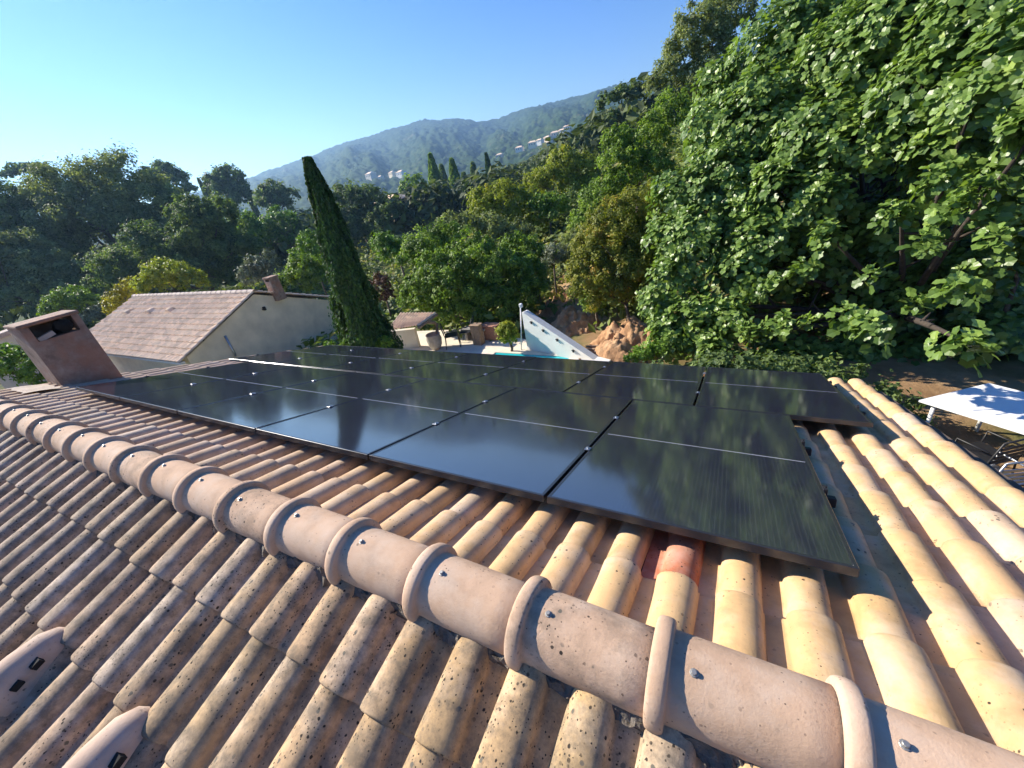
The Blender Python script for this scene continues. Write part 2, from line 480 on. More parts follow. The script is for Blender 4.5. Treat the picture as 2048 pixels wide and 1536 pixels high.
# deck, walls under the roof
mb = MB()
mb.add([far_pt(U_MIN, -.62, -.175), far_pt(U_MAX, -.62, -.175), far_pt(U_MAX, 3.72, -.175), far_pt(U_MIN, 3.72, -.175),
        far_pt(U_MIN, -.62, -.215), far_pt(U_MAX, -.62, -.215), far_pt(U_MAX, 3.72, -.215), far_pt(U_MIN, 3.72, -.215)],
       [(0, 1, 2, 3), (7, 6, 5, 4), (0, 4, 5, 1), (1, 5, 6, 2), (2, 6, 7, 3), (3, 7, 4, 0)])
mb.add([near_pt(U_MIN, -.02, -.095), near_pt(U_MAX, -.02, -.095), near_pt(U_MAX, 3.9, -.095), near_pt(U_MIN, 3.9, -.095),
        near_pt(U_MIN, -.02, -.135), near_pt(U_MAX, -.02, -.135), near_pt(U_MAX, 3.9, -.135), near_pt(U_MIN, 3.9, -.135)],
       [(3, 2, 1, 0), (4, 5, 6, 7), (1, 5, 4, 0), (2, 6, 5, 1), (3, 7, 6, 2), (0, 4, 7, 3)])
hchild(mb.build('roof_deck', M['deck']))
mb = MB(); x0, x1, y0, y1 = U_MIN + .2, U_MAX - .25, -4.1, 3.35
pts = [(y0, -4.02), (y1, -4.02), (y1, -1.27), (-.55, -.06), (y0, -1.17)]
mb.add([(x0, y, z) for y, z in pts] + [(x1, y, z) for y, z in pts],
       [(0, 1, 2, 3, 4), (9, 8, 7, 6, 5), (0, 5, 6, 1), (1, 6, 7, 2), (4, 9, 5, 0)])
hchild(mb.build('wall', M['render_wall']))

# ridge tiles
RY, RZ = -.543, .070
def ridge_mesh(name, seed):
    rg = random.Random(seed); n = 20
    st = [(-.001, .104), (-.001, .117), (.002, .1225), (.009, .1265), (.022, .1275), (.034, .1265), (.0405, .1235), (.043, .119), (.0435, .106), (.045, .1035),
          (.055, .1032), (.16, .1025), (.30, .1005), (.372, .100), (.375, .096)]
    V = []; F = []
    for (x, r) in st:
        for k in range(n + 1):
            a = R(-22) + R(224) * k / n
            rr = r * (1 + .004 * math.sin(3 * a + seed)); V.append((x, -math.cos(a) * rr, math.sin(a) * rr * .97))
    for i in range(len(st) - 1):
        for k in range(n):
            F.append((i * (n + 1) + k, i * (n + 1) + k + 1, (i + 1) * (n + 1) + k + 1, (i + 1) * (n + 1) + k))
    me = bpy.data.meshes.new(name); me.from_pydata(V, [], [f[::-1] for f in F]); me.update()
    for p in me.polygons: p.use_smooth = True
    me.materials.append(M['tile_ridge']); return me
RM = [ridge_mesh('ridge_tile', i) for i in range(4)]
RML = [ridge_mesh('ridge_tile', i + 4) for i in range(4)]
M['tile_ridge_lichen'] = tile_material('ridge tile clay, lichen', .6)
for me in RML: me.materials[0] = M['tile_ridge_lichen']
sc_ = MB().lathe((0, 0, 0), [(.0095, -.004), (.0095, .0015), (.0085, .0025), (.0062, .0028), (.0062, .0075), (.005, .009)], 10)
scr_me = bpy.data.meshes.new('screw'); scr_me.from_pydata(sc_.V, [], sc_.F); scr_me.materials.append(M['steel'])
RP = .363
for k in range(-2, 21):
    xc = -.512 - RP * k
    if xc < U_MIN - .1 or xc > U_MAX - .2: continue
    o = bpy.data.objects.new('ridge_tile', RM[k % 4]); col.objects.link(o); hchild(o)
    o.matrix_basis = Matrix.Translation((xc, RY + random.uniform(-.003, .003), RZ + random.uniform(-.002, .003))) @ Matrix.Rotation(random.uniform(-.018, .018), 4, 'Z') @ Matrix.Rotation(.010 + random.uniform(-.006, .006), 4, 'Y') @ Matrix.Rotation(random.uniform(-.06, .06), 4, 'X')
    f = random.uniform(.92, 1.06); o.color = (.53 * f, .355 * f, .235 * f, 1)
    if k in (1, 5, 8, 12): o.data = RML[k % 4]
    s = bpy.data.objects.new('screw', scr_me); col.objects.link(s); s.parent = o
    an = R(97 + random.uniform(-5, 5)); rr = .1025
    s.matrix_basis = Matrix.Translation((.098 + random.uniform(-.01, .01), math.cos(an) * rr, math.sin(an) * rr * .97)) @ Matrix.Rotation(an - R(90), 4, 'X')
# mortar under the ridge
def mortar(side, seed):
    xs = np.arange(U_MIN, U_MAX, .012); n = 9; rgn = np.random.default_rng(seed)
    V = []; F = []
    for i, x in enumerate(xs):
        for k in range(n):
            t = k / (n - 1)
            y = RY - side * (.060 + .058 * t + .012 * (vnoise(x * 40, seed + t * 5) - .5) * 2)
            z = RZ + .012 - .075 * t ** 1.3 + .012 * (vnoise(x * 55 + 9, seed + t * 8) - .5) * 2
            V.append((x, y, z + .006 * rgn.standard_normal() * .5))
    for i in range(len(xs) - 1):
        for k in range(n - 1):
            q = (i * n + k, i * n + k + 1, (i + 1) * n + k + 1, (i + 1) * n + k); F.append(q if side > 0 else q[::-1])
    me = bpy.data.meshes.new('ridge_mortar'); me.from_pydata(V, [], F); me.update()
    hchild(obj('ridge_mortar', me, M['mortar']))
mortar(1, 3); mortar(-1, 8)

# chimney on the roof
cx0, cx1, cy0, cy1, ctop = -7.60, -7.15, .07, .60, .40
mt, nt, b, out = newmat('stained chimney render')
tc = N(nt, 'ShaderNodeTexCoord')
c1 = ramp(nt, noise(nt, tc.outputs['Object'], 5, 8, .65), [(.3, (.16, .10, .07)), (.5, (.28, .19, .14)), (.7, (.42, .32, .25))])
c2 = mixc(nt, ramp(nt, noise(nt, tc.outputs['Object'], 2.6, 4), [(.5, 0.0), (.65, .7)]), c1, (.36, .16, .09))
nt.links.new(c2, b.inputs['Base Color']); b.inputs['Roughness'].default_value = .95
bump(nt, b, noise(nt, tc.outputs['Object'], 45, 7, .7), .6, .01); M['chimney'] = mt
def frust(mb, xa, xb, ya, yb, za, zb, i=.0):
    mb.add([(xa, ya, za), (xb, ya, za), (xb, yb, za), (xa, yb, za), (xa + i, ya + i, zb), (xb - i, ya + i, zb), (xb - i, yb - i, zb), (xa + i, yb - i, zb)],
           [(3, 2, 1, 0), (4, 5, 6, 7), (0, 1, 5, 4), (1, 2, 6, 5), (2, 3, 7, 6), (3, 0, 4, 7)])
mb = MB(); frust(mb, cx0, cx1, cy0, cy1, -.6, .40, .012)
chim = hchild(mb.build('chimney', M['chimney']))
def cchild(o): o.parent = chim; return o
mb = MB()
for (ya, yb) in ((cy0 + .012, cy0 + .085), (cy1 - .075, cy1 - .012)): frust(mb, cx0 + .012, cx1 - .012, ya, yb, .398, .575, 0)
mb.box((cx0 + .04, (cy0 + cy1) / 2, .4865), (.05, .36, .175))
cchild(mb.build('cap_support', M['chimney']))
mb = MB(); mb.box(((cx0 + cx1) / 2, (cy0 + cy1) / 2, .594), (.46, .535, .035), bev=.008); cchild(mb.build('cap_slab', M['chimney']))
mb = MB(); mb.tube([(cx1 - .26, cy1 - .17, .38), (cx1 - .23, cy1 - .17, .44), (cx1 - .14, cy1 - .17, .485), (cx1 - .03, cy1 - .17, .488)], .072, 16)
cchild(mb.build('flue_pipe', M['black'], smooth=True))
mb = MB(); mb.box((cx1 - .05, cy0 + .17, .43), (.06, .15, .05), Matrix.Rotation(.25, 3, 'X')); cchild(mb.build('broken_cap_piece', M['cement']))
# cement flashing beside the chimney
mb = MB(); V = []; F = []
for i in range(7):
    for j in range(5):
        u = -7.4 + .55 * i / 6; v = -.26 + .28 * j / 4 + .03 * (i % 2)
        V.append(far_pt(u, v, TOPN + .012 + .006 * math.sin(i * 2 + j)))
for i in range(6):
    for j in range(4): F.append((i * 5 + j, (i + 1) * 5 + j, (i + 1) * 5 + j + 1, i * 5 + j + 1))
mb.add(V, F); hchild(mb.build('flashing', M['cement'], smooth=True))

# ventilation tiles on the near slope
def vent(u, w):
    L_, n = .26, 14; V = []; F = []
    st = [(-.01, .015, -.035), (0, .04, .0), (.04, .066, .036), (.12, .078, .062), (.20, .088, .078), (.255, .088, .074), (.26, .084, .068)]
    for (y, hw, top) in st:
        for k in range(n + 1):
            a = math.pi * k / n; V.append((-math.cos(a) * hw, y, -.055 + (top + .055) * math.sin(a) ** .7))
    for i in range(len(st) - 1):
        for k in range(n): F.append((i * (n + 1) + k, i * (n + 1) + k + 1, (i + 1) * (n + 1) + k + 1, (i + 1) * (n + 1) + k)[::-1])
    # grille set back in the mouth
    base = len(V); i = len(st) - 1
    for k in range(n + 1):
        x, y, z = V[i * (n + 1) + k]; V.append((x * .97, y - .02, z - .002))
    F.append(tuple(base + k for k in range(n + 1)))
    for k in range(n): F.append((i * (n + 1) + k, i * (n + 1) + k + 1, base + k + 1, base + k)[::-1])
    me = bpy.data.meshes.new('vent_tile'); me.from_pydata(V, [], [f[::-1] for f in F]); me.update()
    for p in me.polygons: p.use_smooth = len(p.vertices) == 4
    me.materials.append(M['tile_ridge'])
    o = bpy.data.objects.new('vent_tile', me); col.objects.link(o); hchild(o)
    mt3 = NEAR_MAT.to_4x4(); mt3.translation = Vector(near_pt(u, w, .012)); o.matrix_basis = mt3; o.color = (.50, .36, .27, 1)
    for sx in (-.045, .0, .045): MB().box((sx, .2415, .005), (.026, .004, .05)).build('vent_hole', M['black'], o)  # black blocks paint the darkness inside the openings, here and on the side
    for sy in (.10, .17): MB().box((-.074, sy, .005), (.03, .032, .022)).build('vent_hole', M['black'], o)
vent(-2.70, .66); vent(-1.985, .66)

# ------------------------------------------------------------------ solar panels
PW, PL_, PG = 1.032, 1.755, 1.048
mt, nt, b, out = newmat('black solar glass')
tc = N(nt, 'ShaderNodeTexCoord'); sep = N(nt, 'ShaderNodeSeparateXYZ'); nt.links.new(tc.outputs['Object'], sep.inputs[0])
def stripes(src, period, width):
    a = N(nt, 'ShaderNodeMath', operation='PINGPONG'); a.inputs[1].default_value = period / 2; nt.links.new(src, a.inputs[0])
    c = N(nt, 'ShaderNodeMath', operation='LESS_THAN'); c.inputs[1].default_value = width / 2; nt.links.new(a.outputs[0], c.inputs[0])
    return c.outputs[0]
wires = stripes(sep.outputs[0], .0167, .0011)
gap_u = stripes(sep.outputs[0], .1675, .0026); gap_v = stripes(sep.outputs[1], .0862, .0022)
gaps = N(nt, 'ShaderNodeMath', operation='MAXIMUM'); nt.links.new(gap_u, gaps.inputs[0]); nt.links.new(gap_v, gaps.inputs[1])
c0 = mixc(nt, wires, (.019, .021, .036), (.06, .061, .073))
c1 = mixc(nt, gaps.outputs[0], c0, (.020, .020, .026))
nt.links.new(c1, b.inputs['Base Color'])
b.inputs['IOR'].default_value = 2.5
dn = noise(nt, tc.outputs['Object'], 3.0, 5)
dr = ramp(nt, dn, [(.3, .07), (.7, .115)]); nt.links.new(dr, b.inputs['Roughness'])
M['solar'] = mt
M['strip'] = simple('tinned ribbon', (.66, .67, .68), .35, .3, .05)

def panel_meshes():
    fr = MB(); t, h = .014, .032
    fr.box((0, t / 2, -h / 2), (PW, t, h), bev=.0015); fr.box((0, PL_ - t / 2, -h / 2), (PW, t, h), bev=.0015)
    for s in (-1, 1): fr.box((s * (PW / 2 - t / 2), PL_ / 2, -h / 2 - .0004), (t, PL_ - 2 * t, h - .0012), bev=.0015)
    g = MB(); g.box((0, PL_ / 2, -.0042), (PW - 2 * t - .0006, PL_ - 2 * t - .0006, .005))
    st = MB(); n = 6; w = (PW - .05) / n
    st.box((0, PL_ / 2, -.00155), (PW - .05, .0042, .0006))
    return fr, g, st
_fr, _g, _st = panel_meshes()
def memk(mb, name, mat):
    me = bpy.data.meshes.new(name); me.from_pydata(mb.V, [], mb.F); me.update(); me.materials.append(mat); return me
frame_me, glass_me, strip_me = memk(_fr, 'frame', M['frame']), memk(_g, 'glass', M['solar']), memk(_st, 'cell_gap_strip', M['strip'])
_cl = MB().box((0, 0, .0035), (.030, .042, .005), bev=.001).tube([(0, 0, .0055), (0, 0, .0125)], .0065, 8)
clamp_me = memk(_cl, 'clamp', M['alu'])
_ec = MB().box((.006, 0, -.010), (.016, .045, .028), bev=.001).tube([(.008, 0, .003), (.008, 0, .011)], .006, 8)
endclamp_me = memk(_ec, 'end_clamp', M['dark_metal'])
ORD = ['first', 'second', 'third', 'fourth', 'fifth', 'sixth', 'seventh']
def panel(u_right, v0, i, row, n, clampv):
    lab = (f'black solar panel, {ORD[i]} from the right in the row beside the ridge' if row == 0 else
           f'black solar panel, {ORD[i]} from the right in the lower row by the eave')
    e = empty('solar_panel', far_pt(u_right - PW / 2, v0, 0), lab, 'solar panel', 'solar panels on the tiled roof')
    tilt = Matrix.Rotation(random.uniform(-.0012, .0012), 3, 'X') @ Matrix.Rotation(random.uniform(-.0012, .0012), 3, 'Y')
    e.matrix_basis = Matrix.Translation(e.location) @ (FAR_MAT @ tilt).to_4x4()
    obj('frame', frame_me, None, e); obj('glass', glass_me, None, e); obj('cell_gap_strip', strip_me, None, e)
    for v in clampv:
        if i > 0:
            o = obj('clamp', clamp_me, None, e, (PW / 2 + (PG - PW) / 2, v, 0))
        else:
            o = obj('end_clamp', endclamp_me, None, e, (PW / 2, v, 0))
    if i == n - 1:
        for v in clampv:
            o = obj('end_clamp', endclamp_me, None, e, (-PW / 2, v, 0)); o.scale = (-1, 1, 1)
for i in range(6): panel(0 - i * PG, 0.0, i, 0, 6, (.585, 1.21))
for i in range(7): panel(.444 - i * PG, 1.775, i, 1, 7, (.42, 1.335))
for nm, (v, ua, ub) in zip(('upper', 'second', 'third', 'lowest'), ((.585, -6.36, .05), (1.21, -6.36, .05), (2.195, -6.96, .50), (3.11, -6.96, .50))):
    mb = MB(); L_ = ub - ua
    e = bpy.data.objects.new('mounting_rail', None)
    mb.box((0, 0, -.055), (L_, .036, .040), bev=.002)
    for k in range(8): mb.box((-L_ / 2 + .25 + k * (L_ - .5) / 7, -.03, -.095), (.035, .05, .05), bev=.002)
    me = memk(mb, 'mounting_rail', M['dark_metal'])
    o = obj('mounting_rail', me); o.matrix_basis = Matrix.Translation(far_pt((ua + ub) / 2, v, 0)) @ FAR_MAT.to_4x4()
    tag(o, f'dark mounting rail under the solar panels, {nm} of four counted from the ridge', 'rail', 'panel mounting rails')

# ------------------------------------------------------------------ neighbour's house
NX0, NX1, NYR, NZR, NYE, NZE = -29.3, -18.1, 8.70, -1.52, 5.0, -3.0
NYB = 2 * NYR - NYE
nh = empty('neighbour_house', (-23.5, NYR, -5.8), 'neighbouring cream house with low tiled gable roof beyond the left panels', 'house')
NL = Vector(nh.location)
def nchild(o): o.parent = nh; o.matrix_parent_inverse = Matrix.Translation(-NL); return o
mb = MB(); gx = NX1 - .12; bx_ = NX0 + .2
pts = [(NYE + .35, -6.4), (NYB - .35, -6.4), (NYB - .2, NZE - .06), (NYR, NZR - .10), (NYE + .35, NZE + .06)]
mb.add([(gx, y, z) for y, z in pts] + [(bx_, y, z) for y, z in pts], [(0, 1, 2, 3, 4), (9, 8, 7, 6, 5), (0, 5, 6, 1), (1, 6, 7, 2), (4, 9, 5, 0)])
nchild(mb.build('wall', M['render_wall']))
def corrug(name, x0, x1, y0, z0, y1, z1, pitch, rows, mat, amp=.045, step=.05):
    """a field of barrel tiles too small to pick apart: rolls with stepped courses"""
    n = int((x1 - x0) / pitch); k = 6; xs = []; zs = []
    for i in range(n):
        for j in range(k):
            t = j / k; xs.append(x0 + (i + t) * (x1 - x0) / n); zs.append(amp * max(0.0, math.sin(math.pi * min(1, t / .62))))
    xs.append(x1); zs.append(0)
    L = math.hypot(y1 - y0, z1 - z0); ty, tz = (y1 - y0) / L, (z1 - z0) / L; ny, nz = -tz * (1 if ty > 0 else -1), abs(ty)
    if nz < 0: ny, nz = -ny, -nz
    V = []; rowsV = []
    for r_ in range(rows):
        for (s_, off) in ((r_ / rows, 0.0), ((r_ + 1) / rows, step)):
            rowsV.append((s_ * L, off))
    for ri, (d, off) in enumerate(rowsV):
        jit = RNG.normal(0, .004, n + 1)
        for i, (x, z) in enumerate(zip(xs, zs)):
            h = z + off + jit[min(n, i // k)]
            V.append((x, y0 + ty * d + ny * h, z0 + tz * d + nz * h))
    m_ = len(xs); F = []
    for r_ in range(len(rowsV) - 1):
        for i in range(m_ - 1): F.append((r_ * m_ + i, r_ * m_ + i + 1, (r_ + 1) * m_ + i + 1, (r_ + 1) * m_ + i))
    F = np.array(F)
    if ty > 0: F = F[:, ::-1]
    return obj(name, fast_mesh(name, np.array(V), F, smooth=False), mat)
mt, nt, b, out = newmat('old mottled roof tiles')
g_ = N(nt, 'ShaderNodeNewGeometry'); pos = g_.outputs['Position']
vo = N(nt, 'ShaderNodeTexVoronoi'); vo.inputs['Scale'].default_value = 4.5; nt.links.new(pos, vo.inputs['Vector'])
sc3 = N(nt, 'ShaderNodeSeparateColor'); nt.links.new(vo.outputs['Color'], sc3.inputs[0])
cc = mixc(nt, 1.0, ramp(nt, noise(nt, pos, 1.2, 6, .7), [(.3, (.66, .47, .32)), (.55, (.82, .61, .42)), (.75, (.84, .66, .45))]), ramp(nt, sc3.outputs[0], [(0, .8), (1, 1.15)]), 'MULTIPLY')
nt.links.new(cc, b.inputs['Base Color']); b.inputs['Roughness'].default_value = .9; M['tile_mottled'] = mt
a = nchild(corrug('roof_tile_field', NX0, NX1, NYR - .05, NZR - .02, NYE, NZE, .30, 12, M['tile_mottled'])); a['kind'] = 'stuff'
a = nchild(corrug('roof_tile_field', NX0, NX1, NYR + .05, NZR - .02, NYB, NZE, .30, 12, M['tile_mottled'])); a['kind'] = 'stuff'
_rt = MB(); n = 10; V = []; F = []
for x, r_ in ((0, .15), (.03, .15), (.032, .135), (.44, .125)):
    for k in range(n + 1):
        an = math.pi * k / n; V.append((x, -math.cos(an) * r_, math.sin(an) * r_ * .8))
for i in range(3):
    for k in range(n): F.append((i * (n + 1) + k, i * (n + 1) + k + 1, (i + 1) * (n + 1) + k + 1, (i + 1) * (n + 1) + k)[::-1])
_rt.add(V, F); rt_me = memk(_rt, 'ridge_tile', M['tile_ridge'])
for k in range(28):
    o = bpy.data.objects.new('ridge_tile', rt_me); col.objects.link(o); nchild(o)
    o.matrix_basis = Matrix.Translation((NX0 + .03 + k * .40, NYR, NZR + .0)); f = random.uniform(.85, 1.1); o.color = (.56 * f, .46 * f, .38 * f, 1)
# verge tiles along the gable
_vt = MB(); V = []; F = []
for y in (0, .36):
    for k in range(9):
        an = math.pi * k / 8; rr = .085 if y else .072; V.append((math.cos(an) * rr, y, math.sin(an) * rr * .8 + (.02 if y else 0)))
for k in range(8): F.append((k, k + 1, 9 + k + 1, 9 + k))
_vt.add(V, F); vt_me = memk(_vt, 'verge_tile', M['tile_mottled'])
slope_n = math.atan2(NZR - NZE, NYR - NYE); Ls = math.hypot(NYR - NYE, NZR - NZE)
for side in (-1, 1):
    for k in range(12):
        o = bpy.data.objects.new('verge_tile', vt_me); col.objects.link(o); nchild(o); d = k * Ls / 12
        rot = Matrix.Rotation(math.pi if side < 0 else 0, 4, 'Z') @ Matrix.Rotation(-slope_n, 4, 'X')
        o.matrix_basis = Matrix.Translation((NX1 - .03, NYR + side * d * math.cos(slope_n), NZR - d * math.sin(slope_n) + .01)) @ rot
mb = MB(); mb.box(((NX0 + NX1) / 2, NYE + .12, NZE - .075), (NX1 - NX0 - .1, .16, .09)); nchild(mb.build('eave_fascia', M['render_white']))
for (px, py) in ((257, 627), (301, 625), (341, 623)):
    # hooded roof vents part-way up the slope
    d = ray(px, py); nn = np.array([0, -math.sin(slope_n), math.cos(slope_n)]); p0 = np.array([0, NYR, NZR]); q = CAM + d * (((p0 - CAM) @ nn) / (d @ nn))
    mb = MB(); V = []; F = []
    for y, r_ in ((.30, .05), (.1, .16), (-.12, .20), (-.14, .19)):
        for k in range(9):
            an = math.pi * k / 8; V.append((q[0] + math.cos(an) * r_ * 1.2, q[1] + y, q[2] + y * .4 + math.sin(an) * r_))
    for i in range(3):
        for k in range(8): F.append((i * 9 + k, i * 9 + k + 1, (i + 1) * 9 + k + 1, (i + 1) * 9 + k)[::-1])
    F.append(tuple(27 + k for k in range(9))); mb.add(V, F); nchild(mb.build('roof_vent', M['tile_mottled']))
# chimney behind the ridge, downpipe and lamp on the gable
q = P(545, 575, 17.6)
mb = MB(); mb.box((q[0], q[1] + .1, q[2] - .15), (.42, .42, .85)); nch = nchild(mb.build('chimney', M['chimney']))
mb = MB(); mb.box((q[0] + .01, q[1] + .08, q[2] + .43), (.46, .46, .06)); mb.box((q[0] - .17, q[1] + .1, q[2] + .335), (.08, .42, .13)); mb.box((q[0] + .18, q[1] + .1, q[2] + .335), (.05, .42, .13))
o = mb.build('chimney_cap', M['chimney'], nch)
q = [CAM + ray(px, py) * ((gx + .02 - CAM[0]) / ray(px, py)[0]) for px, py in ((449, 672), (468, 706), (470, 712))]
mb = MB(); mb.tube([(p[0] + .03, p[1], p[2]) for p in q], .045, 8); nchild(mb.build('downpipe', M['alu'], smooth=True))
q = CAM + ray(527, 617) * ((gx + .02 - CAM[0]) / ray(527, 617)[0])
mb = MB(); mb.box((q[0] + .06, q[1], q[2]), (.14, .10, .16), bev=.02); mb.box((q[0] + .02, q[1], q[2] - .02), (.05, .16, .05)); nchild(mb.build('wall_lamp', M['dark_metal']))

# low flat-topped building at the far left edge, and a lower outbuilding roof before it
q0, q1 = P(-60, 682, 14), P(95, 664, 17)
e = empty('parapet_wall', (q0[0], q0[1], -6), 'grey garden building wall with pale coping at the left edge, behind the chimney', 'wall'); e['kind'] = 'thing'
d = (q1 - q0); d[2] = 0; L_ = np.linalg.norm(d); ang = math.atan2(d[1], d[0])
Mz = Matrix.Rotation(ang, 3, 'Z'); c = (q0 + q1) / 2
zc = q0[2]
o = MB().box((c[0], c[1], (zc - .25 - 6.6) / 2), (L_, .3, zc - .25 + 6.6), Mz).build('wall_body', M['render_grey'], e, off=e.location)
o = MB().box((c[0], c[1], zc - .15), (L_ + .2, .5, .16), Mz, .01).build('coping', M['cement'], e, off=e.location)
q = P(42, 772, 7.6)
e = empty('outbuilding_roof', (q[0], q[1], q[2]), 'small stub of tiled outbuilding roof with white gable at the left edge, below the chimney', 'outbuilding')
for k in range(3):
    mb = MB(); V = []; F = []
    for y in (-.5, .28):
        for j in range(9):
            an = math.pi * j / 8; V.append((k * .2 - .2 + math.cos(an) * .085, y, math.sin(an) * .075 - (y + .5) * .3))
    for j in range(8): F.append((j, j + 1, 9 + j + 1, 9 + j))
    mb.add(V, F).build('roof_tile', M['tile_old'], e, True)
mb = MB(); pr_ = [(-.55, .0), (.22, -.24), (.22, -2.4), (-.55, -2.4)]
mb.add([(-.32, y, z - .02) for y, z in pr_] + [(.30, y, z - .02) for y, z in pr_], [(0, 1, 2, 3), (7, 6, 5, 4), (0, 4, 5, 1), (1, 5, 6, 2), (2, 6, 7, 3), (3, 7, 4, 0)])
mb.build('wall', M['render_white'], e)

# ------------------------------------------------------------------ terrace, pool and garden things
TZ = -4.0
V = []; F = []
poly = [(-13.5, 4.2), (-3.55, 4.2), (-3.75, 9.0), (-4.2, 9.35), (-6.15, 10.3), (-9.5, 11.2), (-13.5, 10.6)]
mb = MB(); mb.add([(x, y, TZ) for x, y in poly] + [(x, y, TZ - .3) for x, y in poly], [tuple(range(7))] + [(i, (i + 1) % 7, 7 + (i + 1) % 7, 7 + i)[::-1] for i in range(7)])
o = mb.build('terrace', M['paving']); tag(o, kind='structure')
p = atz(1063, 711, TZ)
mt, nt, b, out = newmat('pool water'); b.inputs['Base Color'].default_value = (.02, .42, .45, 1); b.inputs['Roughness'].default_value = .04; M['pool'] = mt
wv = N(nt, 'ShaderNodeTexCoord'); bump(nt, b, noise(nt, wv.outputs['Object'], 3, 3), .15, .05)
e = empty('swimming_pool', (p[0], p[1] - 1.45, TZ), 'turquoise swimming pool just showing over the panel edge', 'pool')
MB().box((0, 0, .012), (2.6, 2.9, .024)).build('water', M['pool'], e)
for (sx, sy, lx, ly) in ((0, 1.6, 3.2, .3), (0, -1.6, 3.2, .3), (1.45, 0, .3, 2.9), (-1.45, 0, .3, 2.9)):
    MB().box((sx, sy, .02), (lx, ly, .06), bev=.01).build('edging_stone', M['paving'], e)

# white retaining wall with sloping top and dark lamp fittings
a0 = atz(1060, 698, TZ); a1 = atz(1172, 721, TZ); a1 = a1 + (a1 - a0) * .35; a1[2] = TZ
htop = 1.30
e = empty('sloping_wall', tuple((a0 + a1) / 2), 'bright white garden wall with steeply sloping top beside the soil mound', 'wall'); e['kind'] = 'thing'
d = a1 - a0; L_ = np.linalg.norm(d); dn_ = d / L_; nrm = np.array([-dn_[1], dn_[0], 0]); cen = (a0 + a1) / 2
def WP(t, h, s): return tuple(a0 + d * t + nrm * s + np.array([0, 0, h]) - cen)
prof = [(0, -.2), (1.0, -.2), (1.0, .12), (.86, .14), (.02, htop), (0, htop)]
mb = MB(); k = len(prof)
mb.add([WP(t, h, -.12) for t, h in prof] + [WP(t, h, .12) for t, h in prof],
       [tuple(range(k)), tuple(range(2 * k - 1, k - 1, -1))] + [(i, k + i, k + (i + 1) % k, (i + 1) % k) for i in range(k)])
mb.build('wall_body', M['render_white'], e)
for t in (.12, .27, .44, .63):
    h = htop - (htop - .14) * (t - .02) / .84 - .16
    mb = MB(); ctr = WP(t, h, -.135); mb.box(ctr, (.055, .05, .07), bev=.012); mb.box((ctr[0], ctr[1] - .02, ctr[2] + .043), (.07, .06, .015)); mb.build('wall_lamp', M['dark_metal'], e)
q = a0 + np.array([-.22, .05, 0]); tp = P(1064, 614, 11.6)
mb = MB(); mb.tube([(q[0], q[1] - .25, TZ), (q[0] + .12, q[1] - .05, TZ + 1.45)], .022, 8)
e = empty('white_pole', (q[0], q[1], TZ), 'thin white pole leaning against the sloping garden wall', 'pole')
mb.build('shaft', M['white_table'], e, True, (q[0], q[1], TZ))
MB().box((q[0] + .13, q[1] - .04, TZ + 1.48), (.11, .09, .13), bev=.02).build('head', M['white_table'], e, off=(q[0], q[1], TZ))

# stacked timber slats on the ground
q = atz(1200, 712, TZ)
for k in range(5):
    o = MB().box((0, 0, 0), (1.25, .10, .045), Matrix.Rotation(.22 + random.uniform(-.03, .03), 3, 'Z'), .004).build('timber_slat', M['wood'])
    o.location = (q[0] + .1, q[1] - .28 + .17 * k, TZ + .08 + .018 * k)
    tag(o, f'weathered timber slat lying beside the white wall, {["nearest", "second", "third", "fourth", "farthest"][k]} of five', 'timber slat', 'slats by the white wall')

# tiled lean-to shed
e = empty('garden_shed', (-11.0, 10.2, TZ), 'small open lean-to shed with tiled roof beside the cypress', 'shed')
EO = tuple(e.location)
w0 = atz(786, 698, TZ); w1 = atz(838, 694, TZ)
wz = P(838, 652, 1)  # direction only
hw = (CAM + ray(836, 655) * (np.hypot(*(w1 - CAM)[:2]) / np.hypot(*ray(836, 655)[:2])))[2]
MB().box(((w0[0] + w1[0]) / 2, (w0[1] + w1[1]) / 2, (TZ - .3 + hw) / 2), (1.15, .18, hw - TZ + .3), Matrix.Rotation(.32, 3, 'Z')).build('wall', M['render_grey'], e, off=EO)
ra = P(772, 662, 13.2); rb = P(836, 652, 13.4); rc = P(873, 626, 14.6); rd = P(800, 627, 15.0)
V = []; F = []
nn_ = 12
for j in range(9):
    for i in range(nn_ * 4 + 1):
        t = i / (nn_ * 4); s_ = j / 8
        p = (ra * (1 - t) + rb * t) * (1 - s_) + (rd * (1 - t) + rc * t) * s_
        V.append(tuple(p + np.array([0, 0, .05 * abs(math.sin(math.pi * t * nn_)) - .015 * (j % 2)])))
for j in range(8):
    for i in range(nn_ * 4): F.append((j * (nn_ * 4 + 1) + i, j * (nn_ * 4 + 1) + i + 1, (j + 1) * (nn_ * 4 + 1) + i + 1, (j + 1) * (nn_ * 4 + 1) + i))
o = MB().add(V, F).build('roof_tile_field', M['tile_mottled'], e, False, EO); o['kind'] = 'stuff'
mb = MB()
mb.tube([tuple(rb + np.array([.0, 0, -.06])), tuple(rc + np.array([0, 0, -.06]))], .05, 6); mb.build('rafter', M['wood'], e, off=EO)
pc = P(873, 690, 14.4)
br = [tuple(np.array([pc[0], pc[1], TZ]) + (rc - np.array([pc[0], pc[1], TZ])) * t + np.array([-.45 * (t ** 3) * 0, 0, 0])) for t in (0, .4, .7)]
br += [tuple(rc * .75 + rb * .25 + np.array([0, 0, -.25])), tuple(rc * .5 + rb * .5 + np.array([0, 0, -.1]))]
MB().tube(br, .07, 6).build('curved_post', M['wood'], e, True, EO)

